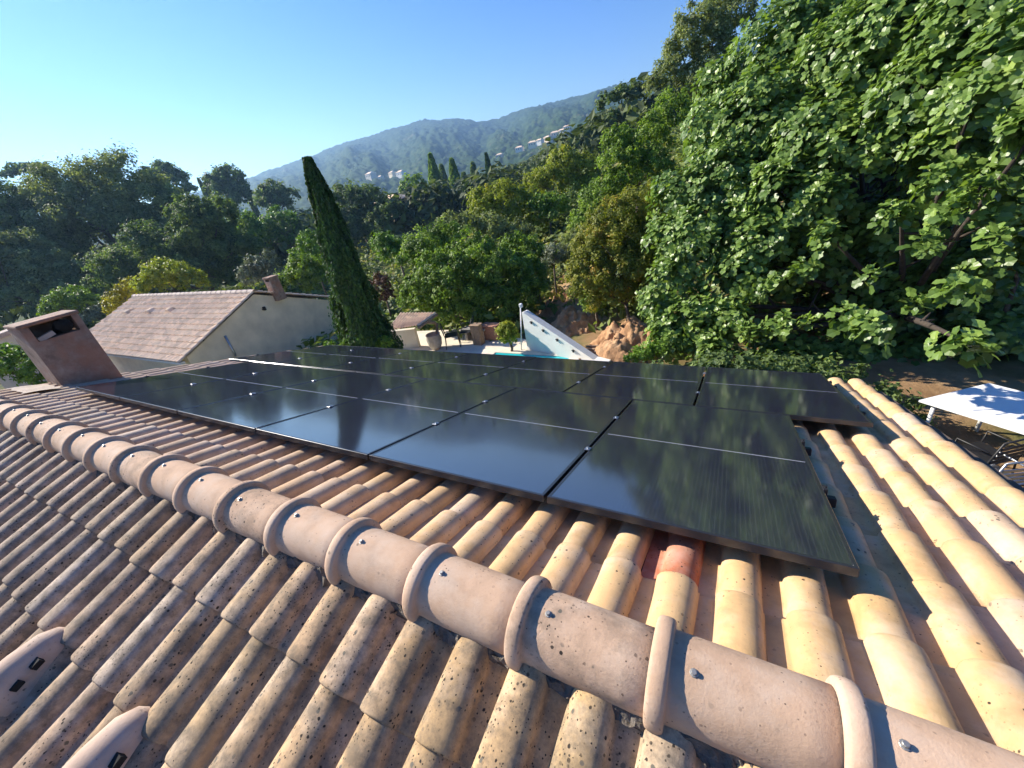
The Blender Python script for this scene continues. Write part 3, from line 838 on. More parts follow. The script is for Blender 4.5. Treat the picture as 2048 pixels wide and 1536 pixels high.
def chair(name, loc, rz, mat, label, h=.88, w=.5):
    e = empty(name, loc, label, 'chair'); e.rotation_euler = (0, 0, rz)
    for sx in (-1, 1):
        MB().tube([(sx * w / 2, -.24, 0), (sx * w / 2, -.22, .44), (sx * w / 2, -.20, .64), (sx * w / 2, .2, .66)], .014, 6).build('front_leg', mat, e, True)
        MB().tube([(sx * w / 2, .27, 0), (sx * w / 2, .22, .44), (sx * w / 2, .30, h)], .014, 6).build('back_leg', mat, e, True)
    MB().box((0, 0, .44), (w - .02, .46, .022), bev=.008).build('seat', mat, e)
    MB().tube([(-w / 2, .30, h), (w / 2, .30, h)], .014, 6).build('top_rail', mat, e, True)
    for k in range(4):
        MB().box((0, .245 + .015 * k, .52 + .085 * k), (w - .03, .012, .05), bev=.004).build('back_slat', mat, e)
    return e
# garden furniture on the terrace
q = atz(908, 692, TZ); chair('garden_chair', (q[0], q[1], TZ), 2.2, M['dark_metal'], 'dark metal garden chair on the terrace, left of the wooden box')
q = atz(932, 688, TZ); chair('garden_chair', (q[0], q[1] + .2, TZ), -1.2, M['dark_metal'], 'dark metal garden chair on the terrace, close beside the wooden box')
q = atz(873, 697, TZ)
e = empty('stone_pot', (q[0], q[1], TZ), 'grey stone pot standing at the open end of the lean-to shed', 'pot')
MB().lathe((0, 0, 0), [(.16, 0), (.24, .15), (.28, .38), (.24, .52), (.27, .55), (.25, .57), (.21, .50)], 20).build('pot_body', M['pot'], e, True)
q = atz(959, 688, TZ)
e = empty('wooden_box', (q[0], q[1], TZ), 'tall pale wooden box standing on the terrace behind the dark chairs', 'box')
for k in range(3): MB().box((-.12 + .12 * k, -.11, .36), (.115, .025, .72), bev=.004).build('plank', M['wood'], e)
MB().box((0, .02, .355), (.34, .2, .70)).build('box_body', M['wood'], e); MB().box((0, 0, .735), (.40, .30, .03), bev=.004).build('lid', M['wood'], e)
q = atz(978, 684, TZ)
e = empty('terracotta_planter', (q[0], q[1] + .3, TZ), 'dark red terracotta planter in the shade right of the wooden box', 'planter')
MB().box((0, 0, .26), (.62, .34, .52), bev=.03).build('planter_body', M['terra'], e); MB().box((0, 0, .53), (.68, .40, .05), bev=.01).build('rim', M['terra'], e)
q = atz(940, 690, TZ)
e = empty('stone_bench', (q[0], q[1] + .5, TZ), 'grey stone bench in the shade behind the dark chairs', 'bench')
MB().box((0, 0, .42), (.95, .36, .07), bev=.01).build('seat', M['pot'], e)
for s in (-.34, .34): MB().box((s, 0, .19), (.10, .30, .385), bev=.01).build('leg', M['pot'], e)

# white dining table and chairs under the big tree on the right
tz = -3.15
ta, tb_, tn = atz(1838, 800, tz), atz(1978, 766, tz), atz(2048, 865, tz)
e1 = (tn - ta) / np.linalg.norm(tn - ta); e2 = tb_ - ta; L2 = np.linalg.norm(e2); L1 = 1.9
c = ta + e1 * L1 / 2 + e2 / 2; ang = math.atan2(e1[1], e1[0])
e = empty('garden_table', (c[0], c[1], -4.02), 'white garden table in dappled shade at the right edge below the big tree', 'table')
sk = math.atan2(e2[1], e2[0])
cs = [ta - c, ta + e1 * L1 - c, ta + e1 * L1 + e2 - c, tb_ - c]
mb = MB(); mb.add([(p[0], p[1], .87) for p in cs] + [(p[0], p[1], .835) for p in cs], [(0, 1, 2, 3), (7, 6, 5, 4)] + [(i, 4 + i, 4 + (i + 1) % 4, (i + 1) % 4) for i in range(4)])
mb.build('table_top', M['white_table'], e)
for p in cs: MB().tube([(p[0] * .85, p[1] * .85, 0), (p[0] * .85, p[1] * .85, .835)], .03, 8).build('leg', M['white_table'], e, True)
q = atz(2010, 925, -3.1); chair('metal_chair', (q[0] + .1, q[1] + .35, -4.02), math.pi + .45, M['alu'], 'light metal chair nearest the roof edge at the white garden table', .92)
q = atz(1985, 868, -3.1); chair('metal_chair', (q[0] + .1, q[1] + .2, -4.02), math.pi + .6, M['dark_metal'], 'dark garden chair in the shade under the white table edge', .9)

# ------------------------------------------------------------------ vegetation
def unit(v): return v / np.maximum(np.linalg.norm(v, axis=-1, keepdims=True), 1e-9)
def rand_dir(n): return unit(RNG.normal(size=(n, 3)))
DIAMOND = (np.array([(0, -.5, 0), (.29, .02, .07), (0, .5, -.03), (-.29, .02, .07)]), [np.array([(0, 1, 2), (0, 2, 3)])])
NEEDLE = (np.array([(-.12, -.5, 0), (.12, -.5, .03), (.05, .5, 0), (-.05, .5, .0)]), [np.array([(0, 1, 2, 3)])])
_o = [(0, 0), (.22, -.10), (.44, .10), (.36, .30), (.46, .62), (.26, .74), (0, .90), (-.26, .74), (-.46, .62), (-.36, .30), (-.44, .10), (-.22, -.10)]
_fig = np.array([(0, .36, .0)] + [(x, y, .20 * abs(x) - .16 * y * y + (.02 if i % 2 else 0)) for i, (x, y) in enumerate(_o)])
FIG = (_fig, [np.array([(0, 1 + i, 1 + (i + 1) % 12) for i in range(12)])[:, ::-1]])
def leaf_arrays(C, Nn, Fw, size, tmpl):
    T, faces = tmpl; n = len(C)
    Nn = unit(Nn); Rt = unit(np.cross(Fw, Nn)); Fw = np.cross(Nn, Rt)
    V = C[:, None, :] + size[:, None, None] * (T[None, :, 0:1] * Rt[:, None] + T[None, :, 1:2] * Fw[:, None] + T[None, :, 2:3] * Nn[:, None])
    k = len(T); off = (np.arange(n) * k)[:, None, None]
    Fs = [(f[None] + off).reshape(-1, f.shape[1]) for f in faces]
    return V.reshape(-1, 3), Fs, k
def leaf_mesh(name, C, Nn, Fw, size, tint, tmpl, mat, smooth=False):
    V, Fs, k = leaf_arrays(C, Nn, Fw, size, tmpl)
    me = fast_mesh(name, V, Fs, smooth, np.repeat(tint, k)); me.materials.append(mat); return me

def lobe_leaves(lobes, leaf, cov, clumps=46, up=.45, squash=1.0, shell=.5, clump_r=.26, fuzz=.5, cap=90000):
    """lobes: (centre, radius); leaves gathered in clumps near the lobe surface"""
    Cs, Ns, Ts = [], [], []
    tot = sum(math.pi * r * r for _, r in lobes); nt_ = min(cap, int(COV * cov * tot / (.28 * leaf * leaf)))
    for (c, r) in lobes:
        n = max(40, int(nt_ * r * r * math.pi / tot))
        ck = max(8, int(clumps))
        d = rand_dir(ck); d[:, 2] = np.where(d[:, 2] < -.35, -d[:, 2] * .5, d[:, 2]); d = unit(d)
        rad = r * (shell + (1.10 - shell) * RNG.random(ck) ** .6)
        cc = d * rad[:, None]
        ctint = RNG.normal(0, .16, ck)
        ci = RNG.integers(0, ck, n); rr = r * clump_r * (.5 + .9 * RNG.random(ck))
        off = rand_dir(n) * (rr[ci] * (RNG.random(n) ** .5 + .5 * (RNG.random(n) < .12)))[:, None]
        p = cc[ci] + off; p[:, 2] *= squash
        Cs.append(c + p); Ns.append(unit(off) * .9 + d[ci] * .5 + np.array([0, 0, up]) + RNG.normal(0, fuzz, (n, 3)))
        Ts.append(np.clip(.42 + ctint[ci] + RNG.normal(0, .16, n), 0, 1))
    return np.concatenate(Cs), np.concatenate(Ns), np.concatenate(Ts)

def trunk_mesh(base, lobes, r0, mb=None):
    mb = MB() if mb is None else mb
    base = np.asarray(base, float)
    cen = np.mean([c for c, _ in lobes], axis=0); low = min(c[2] - r * .5 for c, r in lobes)
    fork = base + (cen - base) * .45; fork[2] = max(base[2] + .6, min(low, cen[2] - .3))
    mid = (base + fork) / 2 + np.append(RNG.normal(0, r0 * .8, 2), 0)
    mb.tube([base - np.array([0, 0, .3]), base + np.array([0, 0, r0]), mid, fork], [r0 * 1.5, r0 * 1.1, r0 * .9, r0 * .8], 8)
    for (c, r) in lobes:
        e = c + np.array([0, 0, r * .2]); k = fork + (e - fork) * .5 + RNG.normal(0, r * .12, 3)
        mb.tube([fork - np.array([0, 0, r0 * .3]), k, e], [r0 * .55, r0 * .34, r0 * .12], 6)
        for _ in range(3):
            t = k + RNG.normal(0, r * .5, 3); t[2] = abs(t[2] - k[2]) + k[2]
            mb.tube([k, t], [r0 * .25, r0 * .06], 5)
    return mb

COV = 2.0
LM = {
 'grey': leaf_material('grey-green foliage', (.10, .135, .055), (.36, .41, .17), .6, .45),
 'dark': leaf_material('dark evergreen foliage', (.052, .095, .036), (.22, .30, .10), .6, .45),
 'mid': leaf_material('mid green foliage', (.06, .125, .02), (.29, .42, .065), .5, .45),
 'bright': leaf_material('bright green foliage', (.06, .14, .018), (.22, .36, .045), .5, .4),
 'yellow': leaf_material('yellow-green foliage', (.13, .18, .02), (.46, .50, .06), .5, .45, .3, (.55, .46, .06)),
 'gold': leaf_material('yellow foliage', (.18, .17, .015), (.50, .45, .04), .5, .4),
 'orange': leaf_material('turning foliage', (.09, .13, .018), (.38, .38, .06), .5, .42, .3, (.52, .30, .06)),
 'olive': leaf_material('silvery olive foliage', (.08, .10, .06), (.26, .30, .19), .55, .2),
 'red': leaf_material('reddish shrub foliage', (.05, .022, .016), (.20, .10, .06), .6, .25),
 'cypress': leaf_material('cypress foliage', (.016, .042, .012), (.075, .16, .03), .65, .25),
 'fig': leaf_material('large glossy leaves', (.045, .10, .02), (.22, .335, .07), .40, .36, .5, (.33, .43, .09)),
}
def to_lobes(spec, d): return [(P(x, y, d), r / FPX * d) for (x, y, r) in spec]
def tree(name, label, spec, d, kind, cat='tree', leaf=None, cov=3.2, squash=1.0, up=.45, base=None, r0=None, group=None, bark='bark', tmpl=DIAMOND, **kw):
    lobes = to_lobes(spec, d)
    leaf = leaf or max(.085, d / FPX * 5.2)
    C_, N_, T_ = lobe_leaves(lobes, leaf, cov, squash=squash, up=up, **kw)
    cen = np.mean([c for c, _ in lobes], axis=0)
    if base is None: base = (cen[0], cen[1])
    bz = float(ground_z(base[0], base[1])); R_ = max(r for _, r in lobes)
    low = min(c[2] - r for c, r in lobes)
    if bz > low + R_ * .6: bz = low
    b3 = np.array([base[0], base[1], bz])
    e = empty(name, tuple(b3), label, cat, group)
    off = np.array(b3)
    sz = leaf * (.7 + .6 * RNG.random(len(C_)))
    obj('crown', leaf_mesh('crown', C_ - off, N_, rand_dir(len(C_)) + np.array([0, 0, -.3]), sz, T_, tmpl, LM[kind]), None, e)
    mb = trunk_mesh(b3, [(c, r) for c, r in lobes], r0 or max(.05, R_ * .07))
    mb.build('trunk' if cat == 'tree' else 'stem', M[bark], e, True, tuple(off))
    return e

def spire(name, label, top, bottom, widths, d, kind, n, leaf, cat='tree', group=None, base_z=None, flute=.18, up=.25):
    """a columnar tree: widths = radii in px from the tip downwards"""
    a = P(*top, d); b3 = P(*bottom, d); b3 = np.array([b3[0], b3[1], b3[2]]); a = np.array([b3[0] + (a[0] - b3[0]) * .35, b3[1] + (a[1] - b3[1]) * .35, a[2]])
    gz = float(ground_z(b3[0], b3[1])) if base_z is None else base_z
    b3[2] = min(b3[2], gz + .3)
    H = a[2] - b3[2]; t = RNG.random(n) ** .85; wt = np.interp(t, np.linspace(0, 1, len(widths)), widths) / FPX * d
    th = RNG.random(n) * 2 * math.pi
    fl = 1 + flute * (vnoise(th * 2.2 + 5, t * 5) - .5) * 2 + flute * .7 * (vnoise(th * 5 + 50, t * 14) - .5) * 2
    rad = wt * fl * (1.0 - .45 * RNG.random(n) ** 2.2) * (1 + .16 * (RNG.random(n) < .10) * RNG.random(n))
    C_ = np.stack([a[0] + (b3[0] - a[0]) * t + np.cos(th) * rad, a[1] + (b3[1] - a[1]) * t + np.sin(th) * rad, a[2] - H * t], -1)
    Nn = np.stack([np.cos(th), np.sin(th), np.full(n, up)], -1) + RNG.normal(0, .45, (n, 3))
    Fw = np.array([0, 0, 1.0]) + RNG.normal(0, .28, (n, 3))
    tint = np.clip(.4 + RNG.normal(0, .2, n), 0, 1)
    e = empty(name, (b3[0], b3[1], gz), label, cat, group); off = np.array([b3[0], b3[1], gz])
    obj('crown', leaf_mesh('crown', C_ - off, Nn, Fw, leaf * (.6 + .8 * RNG.random(n)), tint, DIAMOND, LM[kind]), None, e)
    r0 = widths[-1] / FPX * d * .22
    MB().tube([(0, 0, -.2), (0, 0, H * .5), tuple(np.array(a) - off)], [r0, r0 * .6, r0 * .08], 8).build('trunk', M['bark'], e, True)
    return e

# main cypress in front of the neighbour's gable
spire('cypress_tree', 'tall dark cypress rising above the roof, beside the neighbouring cream gable', (626, 326), (740, 690), [6, 15, 21, 26, 31, 35, 39, 42, 44, 46, 47, 47], 12.5, 'cypress', 70000, .095, base_z=-4.7, flute=.34)
# far columns
spire('poplar_tree', 'taller pale-edged columnar poplar, left of the pair on the far slope', (868, 309), (884, 435), [3, 8, 12, 13, 14, 13], 95, 'mid', 7000, .75)
spire('poplar_tree', 'shorter columnar poplar, right of the pair on the far slope', (911, 318), (921, 430), [3, 8, 11, 13, 13, 12], 97, 'mid', 6500, .75)
spire('poplar_tree', 'thin dark columnar tree just behind the taller poplar', (888, 330), (899, 425), [3, 7, 10, 12, 12], 108, 'dark', 4000, .8)
spire('cypress_tree', 'thin black-green cypress spike above the yellow-green trees', (974, 307), (982, 372), [2, 6, 8, 9, 8], 80, 'cypress', 4000, .5)
spire('cypress_tree', 'dull conical conifer left of the thin cypress spike', (950, 325), (953, 385), [3, 8, 13, 17, 18], 96, 'dark', 4500, .7)
spire('cypress_tree', 'short dark conifer low between the poplars and the thin cypress', (932, 345), (935, 405), [3, 9, 14, 16, 16], 102, 'dark', 4000, .75)
spire('cypress_tree', 'small dark spike on the hillside above the yellow-green trees', (1146, 268), (1150, 300), [2, 4, 6, 7], 120, 'dark', 1800, .6)
spire('cypress_tree', 'left one of three small cypress spikes on the left skyline', (399, 357), (415, 400), [2, 5, 7, 9], 90, 'dark', 2200, .6)
spire('cypress_tree', 'middle one of three small cypress spikes on the left skyline', (413, 365), (425, 400), [2, 4, 6, 7], 92, 'dark', 1800, .6)
spire('cypress_tree', 'right one of three small cypress spikes on the left skyline', (486, 347), (498, 395), [2, 5, 7, 9], 92, 'dark', 2200, .6)

T = tree
T('pine_tree', 'very large grey-green pine crown filling the left skyline', [(150, 400, 68), (235, 395, 78), (105, 440, 62), (300, 430, 70), (200, 470, 90), (335, 470, 55), (140, 510, 66)], 40, 'grey', cov=3.6, clumps=70, clump_r=.2)
T('broad_tree', 'dark tree cut by the left edge below the skyline', [(5, 430, 60), (35, 480, 52), (-30, 500, 80)], 37, 'dark', clumps=60, clump_r=.2)
T('umbrella_pine', 'flat-topped dark umbrella pine peeping over the left edge of the big pine', [(48, 342, 24), (74, 338, 20), (24, 350, 16)], 75, 'dark', squash=.6, cov=3)
T('umbrella_pine', 'spreading umbrella pine with bare trunk showing on the left skyline', [(322, 345, 28), (350, 360, 26), (300, 350, 18), (374, 382, 20)], 78, 'dark', squash=.7, cov=3)
T('pine_tree', 'dome-shaped dark pine right of the umbrella pine on the skyline', [(438, 368, 26), (462, 366, 28), (450, 392, 34), (480, 398, 26)], 86, 'dark', cov=3.4)
T('broad_tree', 'rounded dark tree below the far left end of the blue hill', [(545, 388, 24), (570, 394, 24), (532, 404, 22), (556, 412, 26)], 80, 'dark', cov=3.2)
T('broad_tree', 'pale sunlit spreading tree low at the left edge above the chimney', [(40, 520, 62), (110, 555, 52), (-25, 550, 85), (60, 600, 66), (140, 600, 40)], 34, 'grey', clumps=90, clump_r=.16, cov=3.4)
T('oak_tree', 'wide shaded dark oak mass between the big pine and the neighbouring house', [(330, 520, 66), (410, 480, 56), (470, 515, 50), (255, 560, 60), (400, 555, 56), (385, 430, 40), (440, 440, 40)], 33, 'dark', clumps=70, clump_r=.2, cov=3.4)
T('broad_tree', 'light yellow-green tree left of the tall cypress, brightest of that slope', [(565, 452, 32), (540, 478, 32), (592, 478, 28)], 52, 'bright', cov=3.2)
T('broad_tree', 'small light green tree further left than the yellow-green one, before the dark oak', [(485, 452, 28), (512, 468, 20)], 48, 'bright', cov=3)
T('olive_tree', 'silvery olive tree behind the neighbouring chimney', [(530, 535, 30), (508, 556, 26), (552, 556, 24)], 25, 'olive', cov=2.6, bark='bark_pale')
T('broad_tree', 'yellow-topped tree behind the neighbouring roof, above its left end', [(322, 552, 32), (355, 556, 30), (388, 566, 24), (300, 575, 24)], 23, 'yellow', cov=3)
T('shrub', 'golden yellow bush at the left end of the neighbouring ridge', [(238, 602, 22), (260, 582, 22), (226, 618, 16)], 23.5, 'gold', 'shrub', cov=3)
T('shrub', 'rounded dark green shrub just above the chimney top', [(135, 602, 30), (172, 606, 24), (112, 622, 22)], 26, 'mid', 'shrub', cov=3)
T('shrub', 'pale grey-green rounded shrub between chimney and neighbouring roof', [(186, 632, 18), (200, 624, 14)], 30, 'olive', 'shrub', cov=3)
T('shrub', 'bright green bush behind the chimney foot at the left edge', [(40, 735, 34), (82, 746, 30), (0, 726, 36), (104, 768, 22)], 10, 'bright', 'shrub', cov=3, leaf=.09)
T('shrub', 'large light green bush between the neighbouring chimney and the cypress', [(610, 545, 34), (585, 566, 28), (632, 566, 30)], 24, 'mid', 'shrub', cov=3)
T('broad_tree', 'feathery green young tree touching the left side of the cypress', [(622, 490, 26), (640, 515, 26), (605, 512, 22)], 26, 'bright', cov=2.2)
T('broad_tree', 'dark tree just right of the cypress, below the pale village', [(700, 402, 32), (738, 412, 36), (690, 442, 34), (730, 455, 36)], 56, 'dark', cov=3.2)
T('broad_tree', 'low dark rounded tree right of the cypress and left of the poplars', [(778, 428, 28), (760, 450, 26)], 54, 'dark', cov=3)
T('broad_tree', 'mid green tree left of the taller poplar', [(828, 378, 24), (846, 398, 22), (818, 408, 22)], 84, 'mid', cov=3)
T('shrub', 'red-brown leaved shrub right behind the tall cypress', [(762, 570, 20), (772, 592, 18)], 19, 'red', 'shrub', cov=2.4)
T('broad_tree', 'light green tree right of the cypress above the red-brown shrub', [(790, 508, 30), (768, 490, 26), (822, 502, 26)], 23, 'bright', cov=3)
T('broad_tree', 'upper yellow-green tree below the blue hill, right of the cypress spike', [(1130, 330, 30), (1168, 338, 28), (1108, 358, 32), (1180, 368, 24), (1072, 378, 30), (1148, 378, 28)], 34, 'yellow', cov=3.4, leaf=.2)
T('broad_tree', 'lower yellow-green tree hanging left of a shaded trunk', [(1000, 398, 34), (972, 428, 32), (1050, 416, 34), (1076, 448, 22), (958, 402, 22), (1030, 440, 26)], 30, 'yellow', cov=3.2, leaf=.18, clumps=60)
T('broad_tree', 'dark shaded tree under the upper yellow-green crown', [(1130, 430, 40), (1122, 478, 44), (1165, 430, 34), (1090, 490, 34)], 33, 'dark', cov=3)
T('olive_tree', 'grey-green shrub tree below the lower yellow-green crown', [(985, 468, 36), (1035, 478, 34), (935, 455, 28), (900, 450, 24)], 25, 'grey', cov=3)
T('broad_tree', 'green tree left of the centre, over the lean-to shed roof', [(860, 500, 42), (830, 520, 34), (895, 480, 32)], 17.5, 'mid', cov=3, leaf=.11)
T('fruit_tree', 'large dense dark green fruit tree in the centre above the terrace', [(880, 540, 44), (945, 520, 52), (850, 588, 46), (920, 590, 66), (995, 560, 62), (1045, 590, 52), (985, 625, 58), (1040, 545, 40), (822, 608, 26), (895, 628, 36)], 15.9, 'mid', cov=3.4, leaf=.12, clumps=70, clump_r=.19)
T('fruit_tree', 'orange-tinted fruit tree over the soil bank beside the big-leaved tree', [(1230, 468, 60), (1275, 425, 52), (1200, 516, 56), (1255, 545, 60), (1182, 566, 46), (1222, 592, 44), (1300, 490, 52), (1165, 540, 32), (1290, 560, 44)], 12.6, 'orange', cov=3.2, leaf=.085, clumps=60, base=tuple(P(1265, 640, 12.6)[:2]), clump_r=.2)
T('broad_tree', 'mid green tree above the orange-tinted one, below the feathery tree', [(1215, 415, 42), (1180, 450, 38), (1240, 385, 36), (1195, 400, 34)], 21, 'mid', cov=3, clumps=60)
T('broad_tree', 'olive-green bushy tree left of the orange-tinted one, above the soil path', [(1150, 495, 32), (1175, 480, 28), (1135, 520, 22)], 19, 'grey', cov=3)
T('shrub', 'small green shrub beside the sloping white wall top', [(1190, 615, 22), (1175, 600, 18), (1205, 590, 20)], 13.5, 'mid', 'shrub', cov=2.6)
T('broad_tree', 'dense green tree behind the centre fruit tree, right of the silvery bushes', [(1060, 510, 34), (1030, 500, 30), (1090, 525, 24)], 19, 'mid', cov=3)
T('broad_tree', 'pale green slope tree between the two yellow-green trees and the path', [(1110, 420, 30), (1085, 415, 24)], 29, 'bright', cov=2.6)
T('shrub', 'blue-green spiky shrub at the top of the soil path', [(1112, 508, 22), (1100, 525, 16)], 17, 'olive', 'shrub', cov=2.4, tmpl=NEEDLE)
T('shrub', 'loose yellow-green shrub beside the soil path', [(1075, 545, 22), (1085, 575, 18), (1060, 525, 16)], 16.5, 'grey', 'shrub', cov=2.4)
T('broad_tree', 'fine-leaved pale tree at the top right, against the sky', [(1392, 55, 40), (1362, 105, 34), (1425, 100, 40), (1340, 148, 30), (1312, 172, 20), (1462, 50, 46), (1402, 170, 44), (1440, 5, 30)], 19, 'grey', cov=3, leaf=.13, clumps=60)
T('broad_tree', 'feathery soft green tree between the blue hill and the big-leaved tree', [(1345, 235, 46), (1290, 285, 46), (1245, 330, 44), (1300, 345, 44), (1235, 285, 30), (1225, 370, 30)], 17, 'mid', cov=2.6, leaf=.12, clumps=80, clump_r=.2)
T('pine_tree', 'dark pine group leaf-topped against the hill crest near the right trees', [(1215, 208, 20), (1245, 194, 22), (1270, 188, 20), (1226, 240, 14)], 50, 'dark', cov=3)
T('shrub', 'bright green low shrub at the panel edge under the big-leaved tree', [(1290, 712, 24), (1325, 704, 24), (1262, 722, 14)], 10, 'bright', 'shrub', cov=2.6, leaf=.07)
T('shade_hedge', 'added dark hedging shading the ground by the far eave, tops just showing past the panels', [(1400, 815, 80), (1470, 792, 80), (1540, 796, 80), (1610, 802, 80), (1680, 815, 78), (1745, 845, 70), (1330, 800, 70), (1440, 770, 60), (1520, 772, 60), (1600, 780, 56)], 7.4, 'dark', 'shade_hedge', cov=2.2, leaf=.10)  # added to shade the ground at right, mostly hidden behind the roof
T('shrub', 'yellow-green leaves lit at the right edge in the dark shade', [(2030, 522, 34), (1998, 532, 18)], 8, 'yellow', 'shrub', cov=2.0, leaf=.09, base=tuple(P(2060, 560, 8)[:2]))
T('shrub', 'round clipped yellow-green bush on the terrace', [(1015, 668, 19), (1013, 656, 13), (1017, 680, 14)], 12.9, 'yellow', 'shrub', cov=5, leaf=.06, clump_r=.3)
T('shrub', 'bright ivy-like bush at the foot of the cypress by the panel edge', [(770, 690, 16), (750, 694, 12), (690, 692, 12), (660, 692, 10)], 12.2, 'bright', 'shrub', cov=2.6, leaf=.08)

# the big large-leaved tree on the right
fig_spec = [(1395, 640, 60, 10.0), (1345, 560, 52, 10.4), (1390, 490, 75, 10.2), (1350, 400, 55, 10.6), (1430, 380, 80, 10.2), (1470, 560, 62, 9.6), (1420, 270, 62, 10.6),
            (1510, 250, 95, 10.0), (1560, 400, 80, 9.2), (1520, 480, 60, 9.2), (1640, 290, 95, 8.8), (1560, 120, 100, 10.2), (1700, 140, 110, 8.8), (1650, 20, 100, 9.8), (1810, 50, 120, 7.8),
            (1720, 300, 70, 8.2), (1840, 190, 90, 7.2), (1960, 60, 120, 6.6), (1950, 200, 70, 6.2), (2060, 120, 110, 5.8), (2080, 260, 70, 5.6), (1640, 400, 50, 8.6), (1780, 260, 90, 8.0), (1880, 300, 70, 7.2), (1740, 60, 110, 9.4), (1900, 130, 110, 8.0), (1620, 190, 80, 9.6), (1470, 460, 70, 10), (1500, 350, 80, 10.2), (1440, 180, 55, 11), (1340, 680, 48, 10.2), (1425, 700, 42, 9.6), (1312, 610, 40, 10.6), (1330, 480, 45, 10.6), (1460, 640, 45, 9.6), (1600, 480, 60, 9.4), (1540, 540, 55, 9.6)]
sparse = [(1500, 660, 26, 8.6), (1560, 650, 30, 8.2), (1620, 640, 20, 8.0), (1690, 640, 34, 6.8), (1745, 655, 40, 6.4), (1650, 470, 36, 8.0), (1850, 490, 34, 6.6), (1800, 420, 36, 7.0), (1905, 430, 40, 6.4),
          (1960, 380, 40, 6.0), (1915, 580, 38, 5.6), (1925, 690, 46, 4.9), (1745, 545, 14, 7.2), (1880, 360, 44, 6.6), (1980, 440, 34, 6.2), (1550, 560, 24, 8.6), (1600, 545, 30, 8.4), (1420, 690, 24, 9.4),
          (1360, 690, 30, 9.8), (1330, 650, 34, 10.2), (1450, 640, 34, 9.2), (1835, 600, 14, 6.4), (1990, 470, 26, 5.9)]
back = [(1560, 560, 90, 11.6), (1700, 500, 110, 11), (1850, 520, 130, 10.4), (1980, 600, 120, 9.6), (1680, 640, 90, 11), (1830, 660, 90, 10.2), (1550, 680, 50, 10.8), (1980, 450, 100, 9.4), (1760, 400, 90, 10.4), (2060, 700, 80, 9), (1760, 520, 90, 9.4), (1880, 420, 90, 8.8), (1660, 540, 70, 9.8), (1950, 540, 90, 8.2), (2050, 480, 80, 7.6), (1840, 580, 80, 9.0), (1980, 680, 70, 8.6), (1740, 620, 70, 9.6), (1530, 725, 50, 10), (1620, 720, 55, 10), (1710, 715, 55, 9.8), (1800, 715, 55, 9.6), (1890, 720, 50, 9.4), (1780, 460, 80, 8.8), (1690, 440, 60, 9.0), (2010, 330, 80, 6.8), (1960, 290, 70, 7.4), (2050, 400, 70, 6.8), (1900, 350, 70, 7.8)]
def rosettes(spec, per_area, leaf, full=True, shell=.8):
    Cs, Ns, Fs, Zs, Ts = [], [], [], [], []
    for (x, y, rp, d) in spec:
        c = P(x, y, d); r = rp / FPX * d
        ns = max(3, int(per_area * 4 * math.pi * r * r))
        o = rand_dir(ns); o[:, 2] = np.where(o[:, 2] < -.5, -o[:, 2], o[:, 2]); o = unit(o)
        tip = c + o * (r * (shell + (1.08 - shell) * RNG.random(ns)))[:, None]
        ax = unit(o * .8 + np.array([-.25, -.15, .55]) + RNG.normal(0, .3, (ns, 3)))
        bright = RNG.random(ns)
        for k in range(9):
            a = k * 2.4 + RNG.random(ns) * .8
            pr1 = unit(np.cross(ax, np.array([.3, .2, 1.0]))); pr2 = np.cross(ax, pr1)
            rd = pr1 * np.cos(a)[:, None] + pr2 * np.sin(a)[:, None]
            lean = .15 + .11 * k
            fw = unit(rd * (0.55 + .09 * k) + ax * (.75 - lean * .75) + RNG.normal(0, .15, (ns, 3)) + np.array([0, 0, -.10 * (k > 4)]))
            nn = unit(ax * 1.0 - rd * (.55 - .08 * k) + RNG.normal(0, .22, (ns, 3)))
            sz = leaf * (.45 + .065 * k + .45 * RNG.random(ns)) * (.8 + .4 * RNG.random(ns))
            Cs.append(tip - ax * (.025 * k) + fw * (.03 + .012 * k)); Ns.append(nn); Fs.append(fw); Zs.append(sz)
            Ts.append(np.clip(.5 + .35 * (bright - .5) - .05 * (k - 4) + RNG.normal(0, .12, ns), 0, 1))
    return [np.concatenate(a) for a in (Cs, Ns, Fs, Zs, Ts)]
def cat5(*sets): return [np.concatenate([s[i] for s in sets]) for i in range(5)]
main_ = rosettes(fig_spec, 9.5, .145)
inner = rosettes([(x, y, r * .72, d + .3) for x, y, r, d in fig_spec], 6.0, .17, shell=.4)
sp_ = rosettes(sparse, 9.0, .135, shell=.3)
bk_ = rosettes(back, 7.0, .17, shell=.3)
Cf, Nf, Ff, Zf, Tf = cat5(main_, inner, sp_, bk_)
fb = P(1960, 690, 10.5); fbase = np.array([fb[0], fb[1], -4.02])
ft = empty('fig_tree', tuple(fbase), 'huge spreading tree with large lobed glossy leaves filling the right side', 'tree')
q = (Cf - CAM) @ RW.T; px = q[:, 0] / q[:, 2] * FPX + 1024; py = q[:, 1] / q[:, 2] * FPX + 768
infr = (q[:, 2] > .5) & (px > 10) & (px < 2040) & (py > 10) & (py < 760)
view = unit(Cf - CAM); facing = np.abs((unit(Nf) * view).sum(1))
nm = len(main_[0]) + len(inner[0]); front = np.zeros(len(Cf), bool); front[:len(main_[0])] = True; front[nm:nm + len(sp_[0])] = True
score = np.where(infr & front, Zf * Zf * facing / q[:, 2] ** 2, 0)
top = np.argsort(-score)[:300]; mask = np.ones(len(Cf), bool); mask[top] = False
o = obj('foliage', leaf_mesh('foliage', Cf[mask] - fbase, Nf[mask], Ff[mask], Zf[mask], Tf[mask], FIG, LM['fig']), None, ft); o['kind'] = 'stuff'
leaf_vars = []
